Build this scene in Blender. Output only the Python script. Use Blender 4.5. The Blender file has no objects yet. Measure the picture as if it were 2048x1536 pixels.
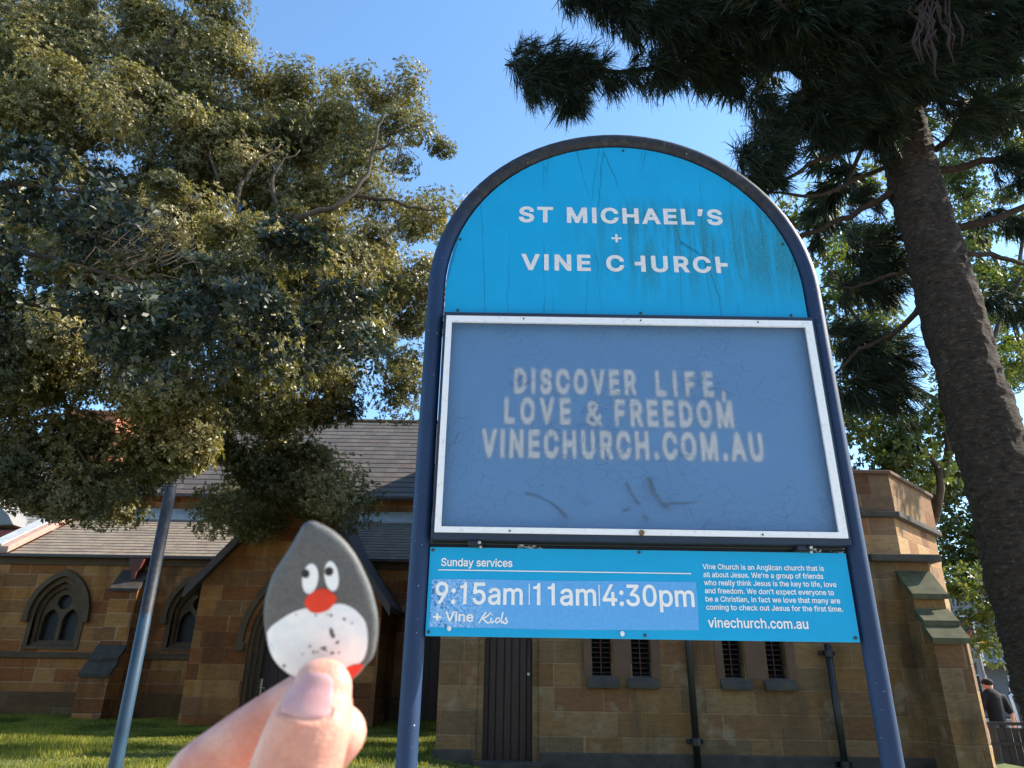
import bpy, bmesh, math, random
import numpy as np
from mathutils import Vector, Matrix, Euler
random.seed(7); RNG = np.random.default_rng(11)
rad = math.radians
S = bpy.context.scene
COL = S.collection

# ------------------------------------------------------------------ camera
FPX = 1413.0                                   # focal length in pixels of a 2048 px wide frame
_n = Vector((51.0, 3372.0, FPX)).normalized()
PITCH = math.asin(_n.z); ROLL = math.atan2(_n.x, _n.y)
FW = Vector((0, math.cos(PITCH), math.sin(PITCH)))
_u0 = Vector((0, -math.sin(PITCH), math.cos(PITCH)))
RT = math.cos(ROLL) * Vector((1, 0, 0)) + math.sin(ROLL) * _u0
UP = -math.sin(ROLL) * Vector((1, 0, 0)) + math.cos(ROLL) * _u0
CAM = Vector((0, 0, 1.6))
cd = bpy.data.cameras.new("camera"); cam = bpy.data.objects.new("camera", cd); COL.objects.link(cam)
m = Matrix((RT, UP, -FW)).transposed().to_4x4(); m.translation = CAM
cam.matrix_world = m
cd.sensor_width = 36.0; cd.lens = FPX / 2048 * 36
cd.clip_start = 0.02; cd.clip_end = 4000
cd.dof.use_dof = True; cd.dof.focus_distance = 3.4; cd.dof.aperture_fstop = 19.0
S.camera = cam

# ------------------------------------------------------------------ light
SUN_EL, SUN_AZ = 38.0, 9.0                    # azimuth measured from +X towards +Y
sd = Vector((math.cos(rad(SUN_AZ)) * math.cos(rad(SUN_EL)), math.sin(rad(SUN_AZ)) * math.cos(rad(SUN_EL)), math.sin(rad(SUN_EL))))
ld = bpy.data.lights.new("sun", 'SUN'); ld.energy = 4.6; ld.angle = rad(0.5); ld.color = (1.0, 0.91, 0.77)
lo = bpy.data.objects.new("sun", ld); COL.objects.link(lo); lo.rotation_euler = sd.to_track_quat('Z', 'Y').to_euler(); lo.location = (20, 10, 30)
W = bpy.data.worlds.new("World"); S.world = W; W.use_nodes = True
wn = W.node_tree
sky = wn.nodes.new("ShaderNodeTexSky"); sky.sky_type = 'NISHITA'; sky.sun_disc = False
sky.sun_elevation = rad(SUN_EL); sky.sun_rotation = math.atan2(sd.x, sd.y)
sky.air_density = 1.0; sky.dust_density = 0.3; sky.ozone_density = 2.2; sky.altitude = 50
bg = wn.nodes["Background"]; bg.inputs[1].default_value = 0.15
tint = wn.nodes.new("ShaderNodeMix"); tint.data_type = 'RGBA'; tint.blend_type = 'MULTIPLY'; tint.inputs[0].default_value = 1; tint.inputs[7].default_value = (.84, 1.0, 1.04, 1)
wn.links.new(sky.outputs[0], tint.inputs[6]); wn.links.new(tint.outputs[2], bg.inputs[0])
S.view_settings.view_transform = 'Standard'; S.view_settings.look = 'None'
S.view_settings.exposure = 1.28; S.view_settings.gamma = 1; S.view_settings.use_curve_mapping = False
S.cycles.use_denoising = True
S.cycles.max_bounces = 10; S.cycles.diffuse_bounces = 4; S.cycles.glossy_bounces = 3; S.cycles.transmission_bounces = 10; S.cycles.transparent_max_bounces = 8
S.cycles.caustics_reflective = False; S.cycles.caustics_refractive = True

# ------------------------------------------------------------------ helpers
def ray(x, y): return FW + RT * ((x - 1024) / FPX) + UP * ((768 - y) / FPX)
def A(x, y, Y):                                 # the point at depth plane Y seen at (x, y)
    d = ray(x, y); return CAM + d * (Y / d.y)
def AD(x, y, dist): return CAM + ray(x, y) * dist   # at optical distance

def tag(o, label=None, cat=None, group=None, kind=None):
    if label: o["label"] = label
    if cat: o["category"] = cat
    if group: o["group"] = group
    if kind: o["kind"] = kind
    return o
def empty(name, loc=(0, 0, 0), **k):
    o = bpy.data.objects.new(name, None); COL.objects.link(o); o.location = loc; o.empty_display_size = .2
    return tag(o, **k)
def link(name, me, mats, parent=None, smooth=False):
    o = bpy.data.objects.new(name, me); COL.objects.link(o)
    for q in (mats if isinstance(mats, (list, tuple)) else [mats]): me.materials.append(q)
    if parent is not None:
        o.parent = parent; o.matrix_parent_inverse = parent_world(parent).inverted()
    if smooth: me.polygons.foreach_set("use_smooth", [True] * len(me.polygons))
    return o
def parent_world(p):
    M = Matrix.LocRotScale(p.location, p.rotation_euler, p.scale)
    return (parent_world(p.parent) @ p.matrix_parent_inverse @ M) if p.parent else M

class MB:
    """collects shapes, then links them as ONE mesh object"""
    def __init__(s): s.v = []; s.f = []; s.mi = []
    def add(s, v, f, mi=0):
        b = len(s.v); s.v += [tuple(q) for q in v]; s.f += [tuple(i + b for i in q) for q in f]; s.mi += [mi] * len(f); return s
    def box(s, x0, x1, y0, y1, z0, z1, mi=0):
        v = [(x, y, z) for x in (x0, x1) for y in (y0, y1) for z in (z0, z1)]
        return s.add(v, [(0, 1, 3, 2), (4, 6, 7, 5), (0, 4, 5, 1), (2, 3, 7, 6), (0, 2, 6, 4), (1, 5, 7, 3)], mi)
    def prism(s, poly, axis, a, b, mi=0):       # poly in the two other axes, extruded along axis
        def P(p, t):
            return {'x': (t, p[0], p[1]), 'y': (p[0], t, p[1]), 'z': (p[0], p[1], t)}[axis]
        n = len(poly); v = [P(p, a) for p in poly] + [P(p, b) for p in poly]
        f = [tuple(range(n))[::-1], tuple(range(n, 2 * n))] + [(i, (i + 1) % n, n + (i + 1) % n, n + i) for i in range(n)]
        return s.add(v, f, mi)
    def tube(s, pts, radii, n=8, cap=True, mi=0, flat=None, jit=0):   # flat: (vector, factor) squeezes the section along a vector
        pts = [Vector(p) for p in pts]
        if not hasattr(radii, '__len__'): radii = [radii] * len(pts)
        T = [(pts[min(i + 1, len(pts) - 1)] - pts[max(i - 1, 0)]).normalized() for i in range(len(pts))]
        u = T[0].orthogonal().normalized() if flat is None else (Vector(flat[0]) - T[0] * T[0].dot(Vector(flat[0]))).normalized()
        v = []; f = []
        for i, p in enumerate(pts):
            u = (u - T[i] * u.dot(T[i])).normalized(); w = T[i].cross(u)
            for k in range(n):
                a = 2 * math.pi * k / n
                r = radii[i] * (1 + (random.uniform(-jit, jit) if jit else 0))
                v.append(p + u * math.cos(a) * r * (flat[1] if flat else 1) + w * math.sin(a) * r)
        for i in range(len(pts) - 1):
            for k in range(n):
                a = i * n + k; b = i * n + (k + 1) % n
                f.append((a, b, b + n, a + n))
        if cap: f += [tuple(range(n))[::-1], tuple(range((len(pts) - 1) * n, len(pts) * n))]
        return s.add(v, f, mi)
    def ball(s, c, r, n=12, m=8, sc=(1, 1, 1), mi=0):
        v = [(c[0], c[1], c[2] - r * sc[2])]
        for i in range(1, m):
            t = math.pi * i / m
            for k in range(n):
                a = 2 * math.pi * k / n
                v.append((c[0] + r * sc[0] * math.sin(t) * math.cos(a), c[1] + r * sc[1] * math.sin(t) * math.sin(a), c[2] - r * sc[2] * math.cos(t)))
        v.append((c[0], c[1], c[2] + r * sc[2])); L = len(v) - 1
        f = [(0, 1 + (k + 1) % n, 1 + k) for k in range(n)]
        for i in range(m - 2):
            for k in range(n):
                a = 1 + i * n + k; b = 1 + i * n + (k + 1) % n; f.append((a, b, b + n, a + n))
        f += [(L - n + k, L - n + (k + 1) % n, L) for k in range(n)]
        return s.add(v, f, mi)
    def build(s, name, mats, parent=None, smooth=False, bevel=0, recalc=True):
        me = bpy.data.meshes.new(name); me.from_pydata(s.v, [], s.f)
        me.polygons.foreach_set("material_index", s.mi)
        if recalc or bevel:
            bm = bmesh.new(); bm.from_mesh(me); bmesh.ops.recalc_face_normals(bm, faces=bm.faces)
            if bevel:
                es = [e for e in bm.edges if len(e.link_faces) == 2 and e.calc_face_angle(0) > .5]
                bmesh.ops.bevel(bm, geom=es, offset=bevel, segments=2, affect='EDGES', profile=.6)
            bm.to_mesh(me); bm.free()
        return link(name, me, mats, parent, smooth)

def fill_mesh(loops, depth=0, bevel=0, offset=0):
    """outline loops (holes allowed) filled in XY and extruded by depth about z = 0, as (verts, faces)"""
    cu = bpy.data.curves.new("outline", 'CURVE'); cu.dimensions = '2D'; cu.fill_mode = 'BOTH' if depth else 'FRONT'
    cu.extrude = depth / 2; cu.bevel_depth = bevel; cu.bevel_resolution = 1; cu.offset = offset
    for L in loops:
        sp = cu.splines.new('POLY'); sp.points.add(len(L) - 1)
        for q, p in zip(sp.points, L): q.co = (p[0], p[1], 0, 1)
        sp.use_cyclic_u = True
    o = bpy.data.objects.new("outline", cu); COL.objects.link(o)
    bpy.context.view_layer.update()
    me = bpy.data.meshes.new_from_object(o.evaluated_get(bpy.context.evaluated_depsgraph_get()))
    v = [tuple(q.co) for q in me.vertices]; f = [tuple(p.vertices) for p in me.polygons]
    bpy.data.objects.remove(o); bpy.data.curves.remove(cu); bpy.data.meshes.remove(me)
    return v, f
def slab(mb, loops, y0, y1, mi=0, bevel=0, offset=0):         # outline in X/Z, thickness y0..y1
    v, f = fill_mesh(loops, abs(y1 - y0), bevel, offset); c = (y0 + y1) / 2
    mb.add([(p[0], c - p[2], p[1]) for p in v], f, mi); return mb
def sheet(mb, loops, y, mi=0, offset=0):
    v, f = fill_mesh(loops, 0, 0, offset); mb.add([(p[0], y, p[1]) for p in v], f, mi); return mb
def rect(x0, x1, z0, z1): return [(x0, z0), (x1, z0), (x1, z1), (x0, z1)]
def pointed(cx, hw, z0, zs, za, n=7):                         # pointed arch outline
    h = za - zs; R = (hw * hw + h * h) / (2 * hw); out = [(cx - hw, z0), (cx + hw, z0)]
    a1 = math.asin(min(1, h / R))
    if h > R: a1 = math.pi - a1
    for i in range(n + 1):
        a = a1 * i / n; out.append((cx + hw - R + R * math.cos(a), zs + R * math.sin(a)))
    for i in range(n - 1, -1, -1):
        a = a1 * i / n; out.append((cx - hw + R - R * math.cos(a), zs + R * math.sin(a)))
    return out
def circle(cx, cz, r, n=24): return [(cx + r * math.cos(2 * math.pi * i / n), cz + r * math.sin(2 * math.pi * i / n)) for i in range(n)]

# ------------------------------------------------------------------ materials
class NT:
    def __init__(s, name):
        s.m = bpy.data.materials.new(name); s.m.use_nodes = True; s.t = s.m.node_tree
        s.b = s.t.nodes["Principled BSDF"]; s.out = s.t.nodes["Material Output"]
    def n(s, t, **k):
        q = s.t.nodes.new("ShaderNode" + t)
        for a, b in k.items(): setattr(q, a, b)
        return q
    def val(s, sock, v):
        if hasattr(v, 'is_output'): s.t.links.new(v, sock)
        elif v is not None: sock.default_value = v
    def math(s, op, a, b=None, c=None, clamp=False):
        q = s.n("Math", operation=op); q.use_clamp = clamp; s.val(q.inputs[0], a); s.val(q.inputs[1], b); s.val(q.inputs[2], c); return q.outputs[0]
    def noise(s, vec, scale, detail=4, rough=.55, dist=0):
        q = s.n("TexNoise"); s.val(q.inputs["Vector"], vec); q.inputs["Scale"].default_value = scale; q.inputs["Detail"].default_value = detail
        q.inputs["Roughness"].default_value = rough; q.inputs["Distortion"].default_value = dist; return q.outputs[0]
    def ramp(s, f, stops, interp='LINEAR'):
        q = s.n("ValToRGB"); s.val(q.inputs[0], f); e = q.color_ramp.elements; q.color_ramp.interpolation = interp
        while len(e) < len(stops): e.new(.5)
        for el, (p, c) in zip(e, stops): el.position = p; el.color = (*c, 1) if len(c) == 3 else c
        return q.outputs[0]
    def mix(s, f, a, b, blend='MIX'):
        q = s.n("Mix", data_type='RGBA', blend_type=blend); s.val(q.inputs[0], f)
        for sock, v in ((q.inputs[6], a), (q.inputs[7], b)): s.val(sock, (*v, 1) if isinstance(v, tuple) and len(v) == 3 else v)
        return q.outputs[2]
    def obj(s): return s.n("TexCoord").outputs["Object"]
    def scaled(s, vec, sc):
        q = s.n("Mapping"); s.val(q.inputs[0], vec); q.inputs["Scale"].default_value = sc; return q.outputs[0]
    def bump(s, h, strength=.3, dist=.01, prev=None):
        q = s.n("Bump"); q.inputs["Strength"].default_value = strength; q.inputs["Distance"].default_value = dist; s.val(q.inputs["Height"], h)
        if prev is not None: s.val(q.inputs["Normal"], prev)
        s.t.links.new(q.outputs[0], s.b.inputs["Normal"]); return q.outputs[0]
    def set(s, **k):
        N = {'col': "Base Color", 'rough': "Roughness", 'metal': "Metallic", 'spec': "Specular IOR Level", 'sss': "Subsurface Weight", 'coat': "Coat Weight", 'trans': "Transmission Weight", 'ior': "IOR"}
        for a, v in k.items(): s.val(s.b.inputs[N[a]], (*v, 1) if isinstance(v, tuple) and len(v) == 3 else v)
        return s
def scl(c, k): return tuple(min(1, x * k) for x in c)

def plain(name, col, rough=.6, metal=0, spec=.4, vary=.18, scale=6, bump=0, bscale=60):
    t = NT(name); o = t.obj()
    f = t.noise(o, scale, 5)
    t.set(col=t.ramp(f, [(.25, scl(col, 1 - vary)), (.75, scl(col, 1 + vary))]), metal=metal, spec=spec,
          rough=t.math('MULTIPLY_ADD', f, .2, rough - .1))
    if bump: t.bump(t.noise(o, bscale, 4), bump, .005)
    return t.m

def blocks(name, w, h, cols, mortar, mw=.008, stain=(.05, .035, .02), stain_amt=.55, z0=0, rough=.9, wob=.2, pale=None, vz=1.0, bs=.5):
    """coursed stone: courses of height h, blocks of uneven length about w, every block its own tone"""
    t = NT(name); g = t.n("NewGeometry"); sp = t.n("SeparateXYZ"); t.val(sp.inputs[0], g.outputs["Position"])
    sn = t.n("SeparateXYZ"); t.val(sn.inputs[0], g.outputs["True Normal"])
    ln = t.math('MAXIMUM', t.math('SQRT', t.math('ADD', t.math('MULTIPLY', sn.outputs[0], sn.outputs[0]), t.math('MULTIPLY', sn.outputs[1], sn.outputs[1]))), .001)
    u = t.math('DIVIDE', t.math('SUBTRACT', t.math('MULTIPLY', sp.outputs[1], sn.outputs[0]), t.math('MULTIPLY', sp.outputs[0], sn.outputs[1])), ln)
    v = t.math('DIVIDE', t.math('SUBTRACT', sp.outputs[2], z0), h)
    row = t.math('FLOOR', v); fv = t.math('FRACT', v)
    wnz = t.n("TexWhiteNoise", noise_dimensions='1D'); t.val(wnz.inputs["W"], row); r = wnz.outputs[0]
    u2 = t.math('ADD', t.math('DIVIDE', u, w), t.math('MULTIPLY', r, 7.3))
    u2 = t.math('ADD', u2, t.math('MULTIPLY', t.math('SINE', t.math('ADD', t.math('MULTIPLY', u2, 3.7), t.math('MULTIPLY', r, 31))), wob))
    idu = t.math('FLOOR', u2); fu = t.math('FRACT', u2)
    cv = t.n("CombineXYZ"); t.val(cv.inputs[0], idu); t.val(cv.inputs[1], row)
    wn2 = t.n("TexWhiteNoise", noise_dimensions='2D'); t.val(wn2.inputs[0], cv.outputs[0])
    pos = g.outputs["Position"]
    n1 = t.noise(pos, 2.3, 5); n2 = t.noise(pos, 38, 5, .65); n3 = t.noise(t.scaled(pos, (1.2, 1.2, .35)), 1.6, 6, .6, .4); n4 = t.noise(t.scaled(pos, (1, 1, 3.5)), 5, 4)
    k = len(cols); c = t.ramp(wn2.outputs[0], [(i / k, q) for i, q in enumerate(cols)], 'CONSTANT')
    c = t.mix(.8, c, t.ramp(n4, [(.2, (.62, .62, .62)), (.8, (1.3, 1.27, 1.2))]), 'MULTIPLY')
    c = t.mix(.6, c, t.ramp(n2, [(.3, (.6, .6, .6)), (.7, (1.3, 1.3, 1.3))]), 'MULTIPLY')
    if pale: c = t.mix(t.ramp(n1, [(.6, (0, 0, 0)), (.72, (.6, .6, .6))]), c, pale)
    du = t.math('MULTIPLY', t.math('MINIMUM', fu, t.math('SUBTRACT', 1, fu)), w); dv = t.math('MULTIPLY', t.math('MINIMUM', fv, t.math('SUBTRACT', 1, fv)), h * vz)
    d = t.math('ADD', t.math('MINIMUM', du, dv), t.math('MULTIPLY', t.math('SUBTRACT', n2, .5), mw * 1.3))
    jm = t.math('SUBTRACT', 1, t.math('DIVIDE', d, mw, clamp=True), clamp=True)
    jm = t.math('MULTIPLY', jm, t.ramp(n3, [(.35, (1, 1, 1)), (.65, (.25, .25, .25))]))
    c = t.mix(jm, c, mortar)
    c = t.mix(t.math('MULTIPLY', t.ramp(n3, [(.5, (0, 0, 0)), (.72, (1, 1, 1))]), stain_amt), c, stain)
    t.set(col=c, rough=rough, spec=.2)
    t.bump(t.math('ADD', t.math('MULTIPLY', n2, .25), t.math('DIVIDE', d, mw * 2.5, clamp=True)), bs, .012)
    return t.m

ASH0 = [(.26, .145, .07), (.20, .098, .045), (.32, .20, .10), (.16, .075, .038), (.235, .14, .075), (.29, .165, .07), (.19, .115, .07), (.225, .105, .05)]
ASH = [(c[0] * 1.38, c[1] * 1.06, c[2] * .76) for c in ASH0]
VST0 = [(.20, .125, .07), (.17, .115, .07), (.235, .155, .085), (.19, .10, .06), (.15, .115, .08), (.22, .135, .06), (.26, .19, .12), (.165, .09, .05)]
VST = [tuple(.92 * k_ * (.65 * q + .35 * w_) for q, w_, k_ in zip(c, (.195, .13, .075), (1.12, .98, .82))) for c in VST0]
M = {}
M['ashlar'] = blocks("ashlar", .78, .34, ASH, (.46, .33, .20), .015, stain_amt=.75, z0=.02)
M['plinth'] = blocks("plinth", .9, .40, [scl(c, .72) for c in VST], (.16, .12, .08), .008)
M['porch'] = blocks("porch_stone", .8, .35, [scl(c, .9) for c in ASH], (.30, .22, .13), .009, z0=.1)
M['vestry'] = blocks("vestry_stone", .62, .345, [scl(c, .95) for c in VST], (.30, .23, .15), .007, stain=(.045, .034, .024), stain_amt=.8, z0=.13, pale=(.30, .25, .17))
M['turret'] = blocks("turret_stone", .62, .36, [scl(c, 1.25) for c in ASH0], (.42, .31, .19), .006, stain_amt=.25, z0=.1)
M['parapet'] = blocks("parapet_stone", .7, .36, [scl(c, .8) for c in ASH0], (.22, .15, .09), .006, stain=(.06, .03, .025), z0=.1)
M['dressed'] = plain("dressed_stone", (.112, .072, .040), .9, bump=.3, vary=.3, scale=3)
M['dressed_red'] = plain("pink_stone", (.115, .066, .042), .9, bump=.3, vary=.25, scale=3)
M['moss'] = plain("mossy_stone", (.075, .072, .036), .95, bump=.6, vary=.5, scale=5)
M['dark_stone'] = plain("dark_stone", (.06, .05, .04), .95, bump=.5, vary=.4, scale=5)
TILE = [(.19, .155, .12), (.16, .13, .105), (.22, .18, .14), (.13, .10, .085), (.20, .15, .11), (.17, .15, .13)]
M['tile'] = blocks("roof_tile", .30, .114, [tuple(1.35 * (.45 * q + .55 * w_) for q, w_ in zip(c, (.18, .15, .125))) for c in TILE], (.04, .03, .025), .006, stain=(.20, .19, .11), stain_amt=.45, rough=.8, wob=.05, z0=4.6)
M['slate'] = blocks("roof_slate", .40, .25, [(.11, .098, .09), (.096, .086, .082), (.122, .107, .096), (.11, .088, .08), (.092, .083, .08)], (.035, .03, .028), .005, stain=(.10, .065, .055), stain_amt=.35, rough=.75, wob=.05, z0=7.0)
M['lead'] = plain("lead", (.42, .43, .43), .55, spec=.4)
M['gutter'] = plain("gutter", (.07, .05, .045), .5)
M['pipe'] = plain("pipe", (.018, .018, .02), .4)
M['rust'] = plain("rust_red", (.12, .03, .022), .6)
M['glass'] = plain("leaded_glass", (.016, .018, .018), .5, spec=.3, vary=.5, scale=9)
M['void'] = plain("dark_recess", (.012, .010, .009), .9)
M['louvre'] = plain("louvre", (.02, .017, .016), .6)
M['wood'] = plain("stained_wood", (.04, .022, .020), .5, vary=.3, scale=14, spec=.4)
M['chrome'] = plain("brass_plate", (.62, .57, .48), .3, metal=.7)
M['white'] = plain("white_paint", (.78, .78, .76), .6, vary=.06)
M['fascia'] = plain("red_fascia", (.30, .035, .035), .5)
M['pinkcap'] = plain("pink_cap", (.42, .27, .22), .8)
M['brick'] = blocks("brick", .24, .085, [(.50, .17, .085), (.44, .14, .07), (.55, .22, .11)], (.42, .32, .25), .006, stain_amt=.2)
M['house_tile'] = blocks("house_tile", .24, .16, [(.26, .25, .24), (.22, .21, .20), (.30, .29, .28)], (.07, .065, .06), .008, stain_amt=.1)
M['asphalt'] = plain("asphalt", (.05, .05, .052), .9, bump=.3)
M['paving'] = plain("concrete_paving", (.46, .44, .40), .85, bump=.2)
M['earth'] = plain("earth", (.10, .085, .055), .95)
M['bark'] = None
# ------------------------------------------------------------------ ground
def ground_z(x, y):
    """street level 0, the church yard about half a metre higher"""
    def ss(a, b, t):
        t = min(1, max(0, (t - a) / (b - a))); return t * t * (3 - 2 * t)
    return .53 * ss(4.2, 8.5, y) * (1 - ss(7.9, 8.5, x)) + (.05 * ss(13, 20, y) - .17 * ss(-1.4, .2, x) * ss(6, 9, y) if x < 8 else 0)
b = MB(); b.add([(-1500, -1500, -.06), (1500, -1500, -.06), (1500, 1500, -.06), (-1500, 1500, -.06)], [(0, 1, 2, 3)])
tag(b.build("ground", M['earth'], recalc=False), kind="structure")
b = MB(); nx, ny = 70, 60; xs = [-40 + i * 60 / nx for i in range(nx + 1)]; ys = [3.6 + j * 46.4 / ny for j in range(ny + 1)]
b.add([(x, y, ground_z(x, y) + .012 * math.sin(x * 2.1) * math.sin(y * 1.7) - .012) for y in ys for x in xs], [(j * (nx + 1) + i, j * (nx + 1) + i + 1, (j + 1) * (nx + 1) + i + 1, (j + 1) * (nx + 1) + i) for j in range(ny) for i in range(nx)])
t = NT("lawn_soil"); o_ = t.obj(); t.set(col=t.ramp(t.noise(o_, 3, 6), [(.3, (.05, .065, .015)), (.6, (.085, .105, .022)), (.8, (.12, .10, .04))]), rough=.95)
tag(b.build("lawn", t.m, smooth=True, recalc=False), kind="structure")
b = MB(); b.box(-60, 60, -4, 3.6, -.05, .004); b.box(-60, 60, -16, -11, -.05, .004); tag(b.build("footpath", M['paving']), kind="structure")
b = MB(); b.box(-60, 60, -11, -4, -.05, -.012); b.box(20.2, 30, -4, 120, -.05, -.012); tag(b.build("road", M['asphalt']), kind="structure")
b = MB(); b.box(9.2, 20.2, 3.6, 120, -.05, .004); tag(b.build("side_footpath", M['paving']), kind="structure")

# grass blades on the part of the lawn one can see
N = 170000
gx = RNG.uniform(-16.5, 1.0, N); gy = 9.3 + (RNG.random(N) ** .8) * 10.9
kp = (gx > -1.25 * gy * .72 - 1.2) & ~((gx > -1.1) & (gy > 11.7)) & ~((gx > -7.4) & (gx < -2.95) & (gy > 17.45)); gx, gy = gx[kp], gy[kp]; N = len(gx)
gz = np.array([ground_z(x, y) for x, y in zip(gx, gy)])
a = RNG.uniform(0, 6.283, N); h = RNG.uniform(.025, .07, N) * (1 + .6 * np.sin(gx * 1.3 + 2 * np.sin(gy * .9))); le = RNG.normal(0, .022, (N, 2)); w_ = .004 + gy * .00035
V = np.empty((N, 3, 3)); V[:, 0] = np.stack([gx - np.cos(a) * w_, gy - np.sin(a) * w_, gz - .01], 1); V[:, 1] = np.stack([gx + np.cos(a) * w_, gy + np.sin(a) * w_, gz - .01], 1)
V[:, 2] = np.stack([gx + le[:, 0], gy + le[:, 1], gz + h], 1)
def np_mesh(name, V, k, mats, parent=None, smooth=False):
    """V: (n, k, 3) array, one k-sided face per row"""
    n = len(V); me = bpy.data.meshes.new(name); me.vertices.add(n * k); me.loops.add(n * k); me.polygons.add(n)
    me.vertices.foreach_set("co", V.reshape(-1)); me.loops.foreach_set("vertex_index", np.arange(n * k, dtype=np.int32))
    me.polygons.foreach_set("loop_start", np.arange(0, n * k, k, dtype=np.int32)); me.update(calc_edges=True); me.validate()
    return link(name, me, mats, parent, smooth)
def leafmat(name, stops, rough=.4, spec=.5, trans=.3, tcol=None, patch=None):
    t = NT(name); g = t.n("NewGeometry")
    c = t.ramp(g.outputs["Random Per Island"], stops)
    if patch: c = t.mix(t.ramp(t.noise(g.outputs["Position"], patch[0], 3), [(.4, (0, 0, 0)), (.62, (1, 1, 1))]), c, patch[1])
    t.set(col=c, rough=rough, spec=spec)
    tr = t.n("BsdfTranslucent"); t.val(tr.inputs[0], t.mix(1, c, tcol or (1.5, 1.6, .6), 'MULTIPLY'))
    mx = t.n("MixShader"); mx.inputs[0].default_value = trans
    t.t.links.new(t.b.outputs[0], mx.inputs[1]); t.t.links.new(tr.outputs[0], mx.inputs[2]); t.t.links.new(mx.outputs[0], t.out.inputs[0])
    return t.m
M['grass'] = leafmat("grass", [(0, (.15, .17, .02)), (.5, (.26, .26, .035)), (.8, (.34, .30, .06)), (1, (.40, .31, .11))], .6, .2, .35, (1.3, 1.4, .6), (1.1, (.085, .105, .016)))
tag(np_mesh("grass", V, 3, M['grass']), "short mown grass of the church lawn, sunlit in front of the wall", "grass", kind="stuff")

# ------------------------------------------------------------------ the church
church = empty("church", (-4, 20, .5), label="brown sandstone church with pointed windows, slate roofs and a gabled porch behind the sign", cat="church")
def part(mb, name, mt, **k): return mb.build(name, mt, church, **k)
def courses(mb, x0, x1, ya, za, yb, zb, n, lift=.022):
    L = math.hypot(yb - ya, zb - za); ny_, nz_ = -(zb - za) / L, (yb - ya) / L
    for i in range(n):
        t0, t1 = i / n, (i + 1) / n
        p = lambda t, k: (ya + (yb - ya) * t + ny_ * k, za + (zb - za) * t + nz_ * k)
        lo_, hi = p(t0, lift), p(t1 + .02, .004); un = p(t0, -.01)
        mb.add([(x0, *lo_), (x1, *lo_), (x1, *hi), (x0, *hi), (x0, *un), (x1, *un)], [(0, 1, 2, 3), (4, 5, 1, 0)])
    return mb

AY = 20.0
W1, W2 = -12.12, -8.42
def opening(cx): return pointed(cx, .62, 2.25, 3.05, 3.92)
b = MB(); slab(b, [[(-14.4, 1.15), (9, 1.15), (9, 4.55), (-14.4, 4.55)], opening(W1), opening(W2)], AY, AY + .45); part(b, "aisle_wall", M['ashlar'])
b = MB(); b.box(-14.45, 9, AY - .10, AY + .45, .2, 1.08); b.prism([(AY - .10, 1.08), (AY, 1.15), (AY + .45, 1.15), (AY + .45, 1.08)], 'x', -14.45, 9); part(b, "plinth", M['plinth'])
b = MB(); b.prism([(AY + .1, 1.94), (AY - .08, 1.97), (AY - .10, 2.06), (AY + .1, 2.16)], 'x', -14.45, -7.4); part(b, "string_course", M['dressed'])
b = MB(); b.box(-14.4, 9, AY - .06, AY + .02, 4.36, 4.55); part(b, "eaves_course", M['dressed'])
b = MB(); b.box(-14.2, 9, AY - .28, AY - .12, 4.53, 4.62); part(b, "gutter", M['gutter'], bevel=.02)
b = courses(MB(), -13.75, 9, AY - .22, 4.6, 23.0, 6.42, 16); part(b, "aisle_roof", M['tile'])
b = MB(); b.prism([(AY - .3, 4.62), (AY - .3, 4.80), (22.9, 6.62), (22.9, 6.42)], 'x', -14.05, -13.75); part(b, "verge_coping", M['pinkcap'], bevel=.02)
b = MB(); b.prism([(AY - .32, 4.815), (AY - .32, 4.86), (22.9, 6.68), (22.9, 6.635)], 'x', -14.35, -13.95); part(b, "verge_flashing", M['lead'])
b = MB(); b.prism([(22.55, 6.17), (22.97, 6.40), (22.97, 6.62), (22.55, 6.23)], 'x', -13.4, 9); part(b, "roof_flashing", M['lead'])
b = MB(); b.box(-13.2, 9, 23, 23.4, 6.1, 7.0); part(b, "clerestory_wall", M['ashlar'])
b = courses(MB(), -13.4, 9.5, 22.62, 7.0, 28.0, 11.5, 18, .03); b.add([(-13.4, 28, 11.5), (9.5, 28, 11.5), (9.5, 33.4, 7), (-13.4, 33.4, 7)], [(0, 1, 2, 3)]); part(b, "nave_roof", M['slate'])
b = MB(); b.tube([(-13.4, 28, 11.53), (9.5, 28, 11.53)], .10, 8); part(b, "ridge_capping", M['dressed'])
b = MB(); b.box(-13.4, 9.5, 22.5, 22.62, 6.93, 7.03); part(b, "nave_gutter", M['gutter'], bevel=.015)
b = MB(); slab(b, [[(-33.4, .3), (-22.98, .3), (-22.98, 6.95), (-28, 11.4), (-33.4, 6.95)]], 0, .5)
b.v = [(-13.2 + v[1], -v[0], v[2]) for v in b.v]; part(b, "gable_wall", M['ashlar'])

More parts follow.
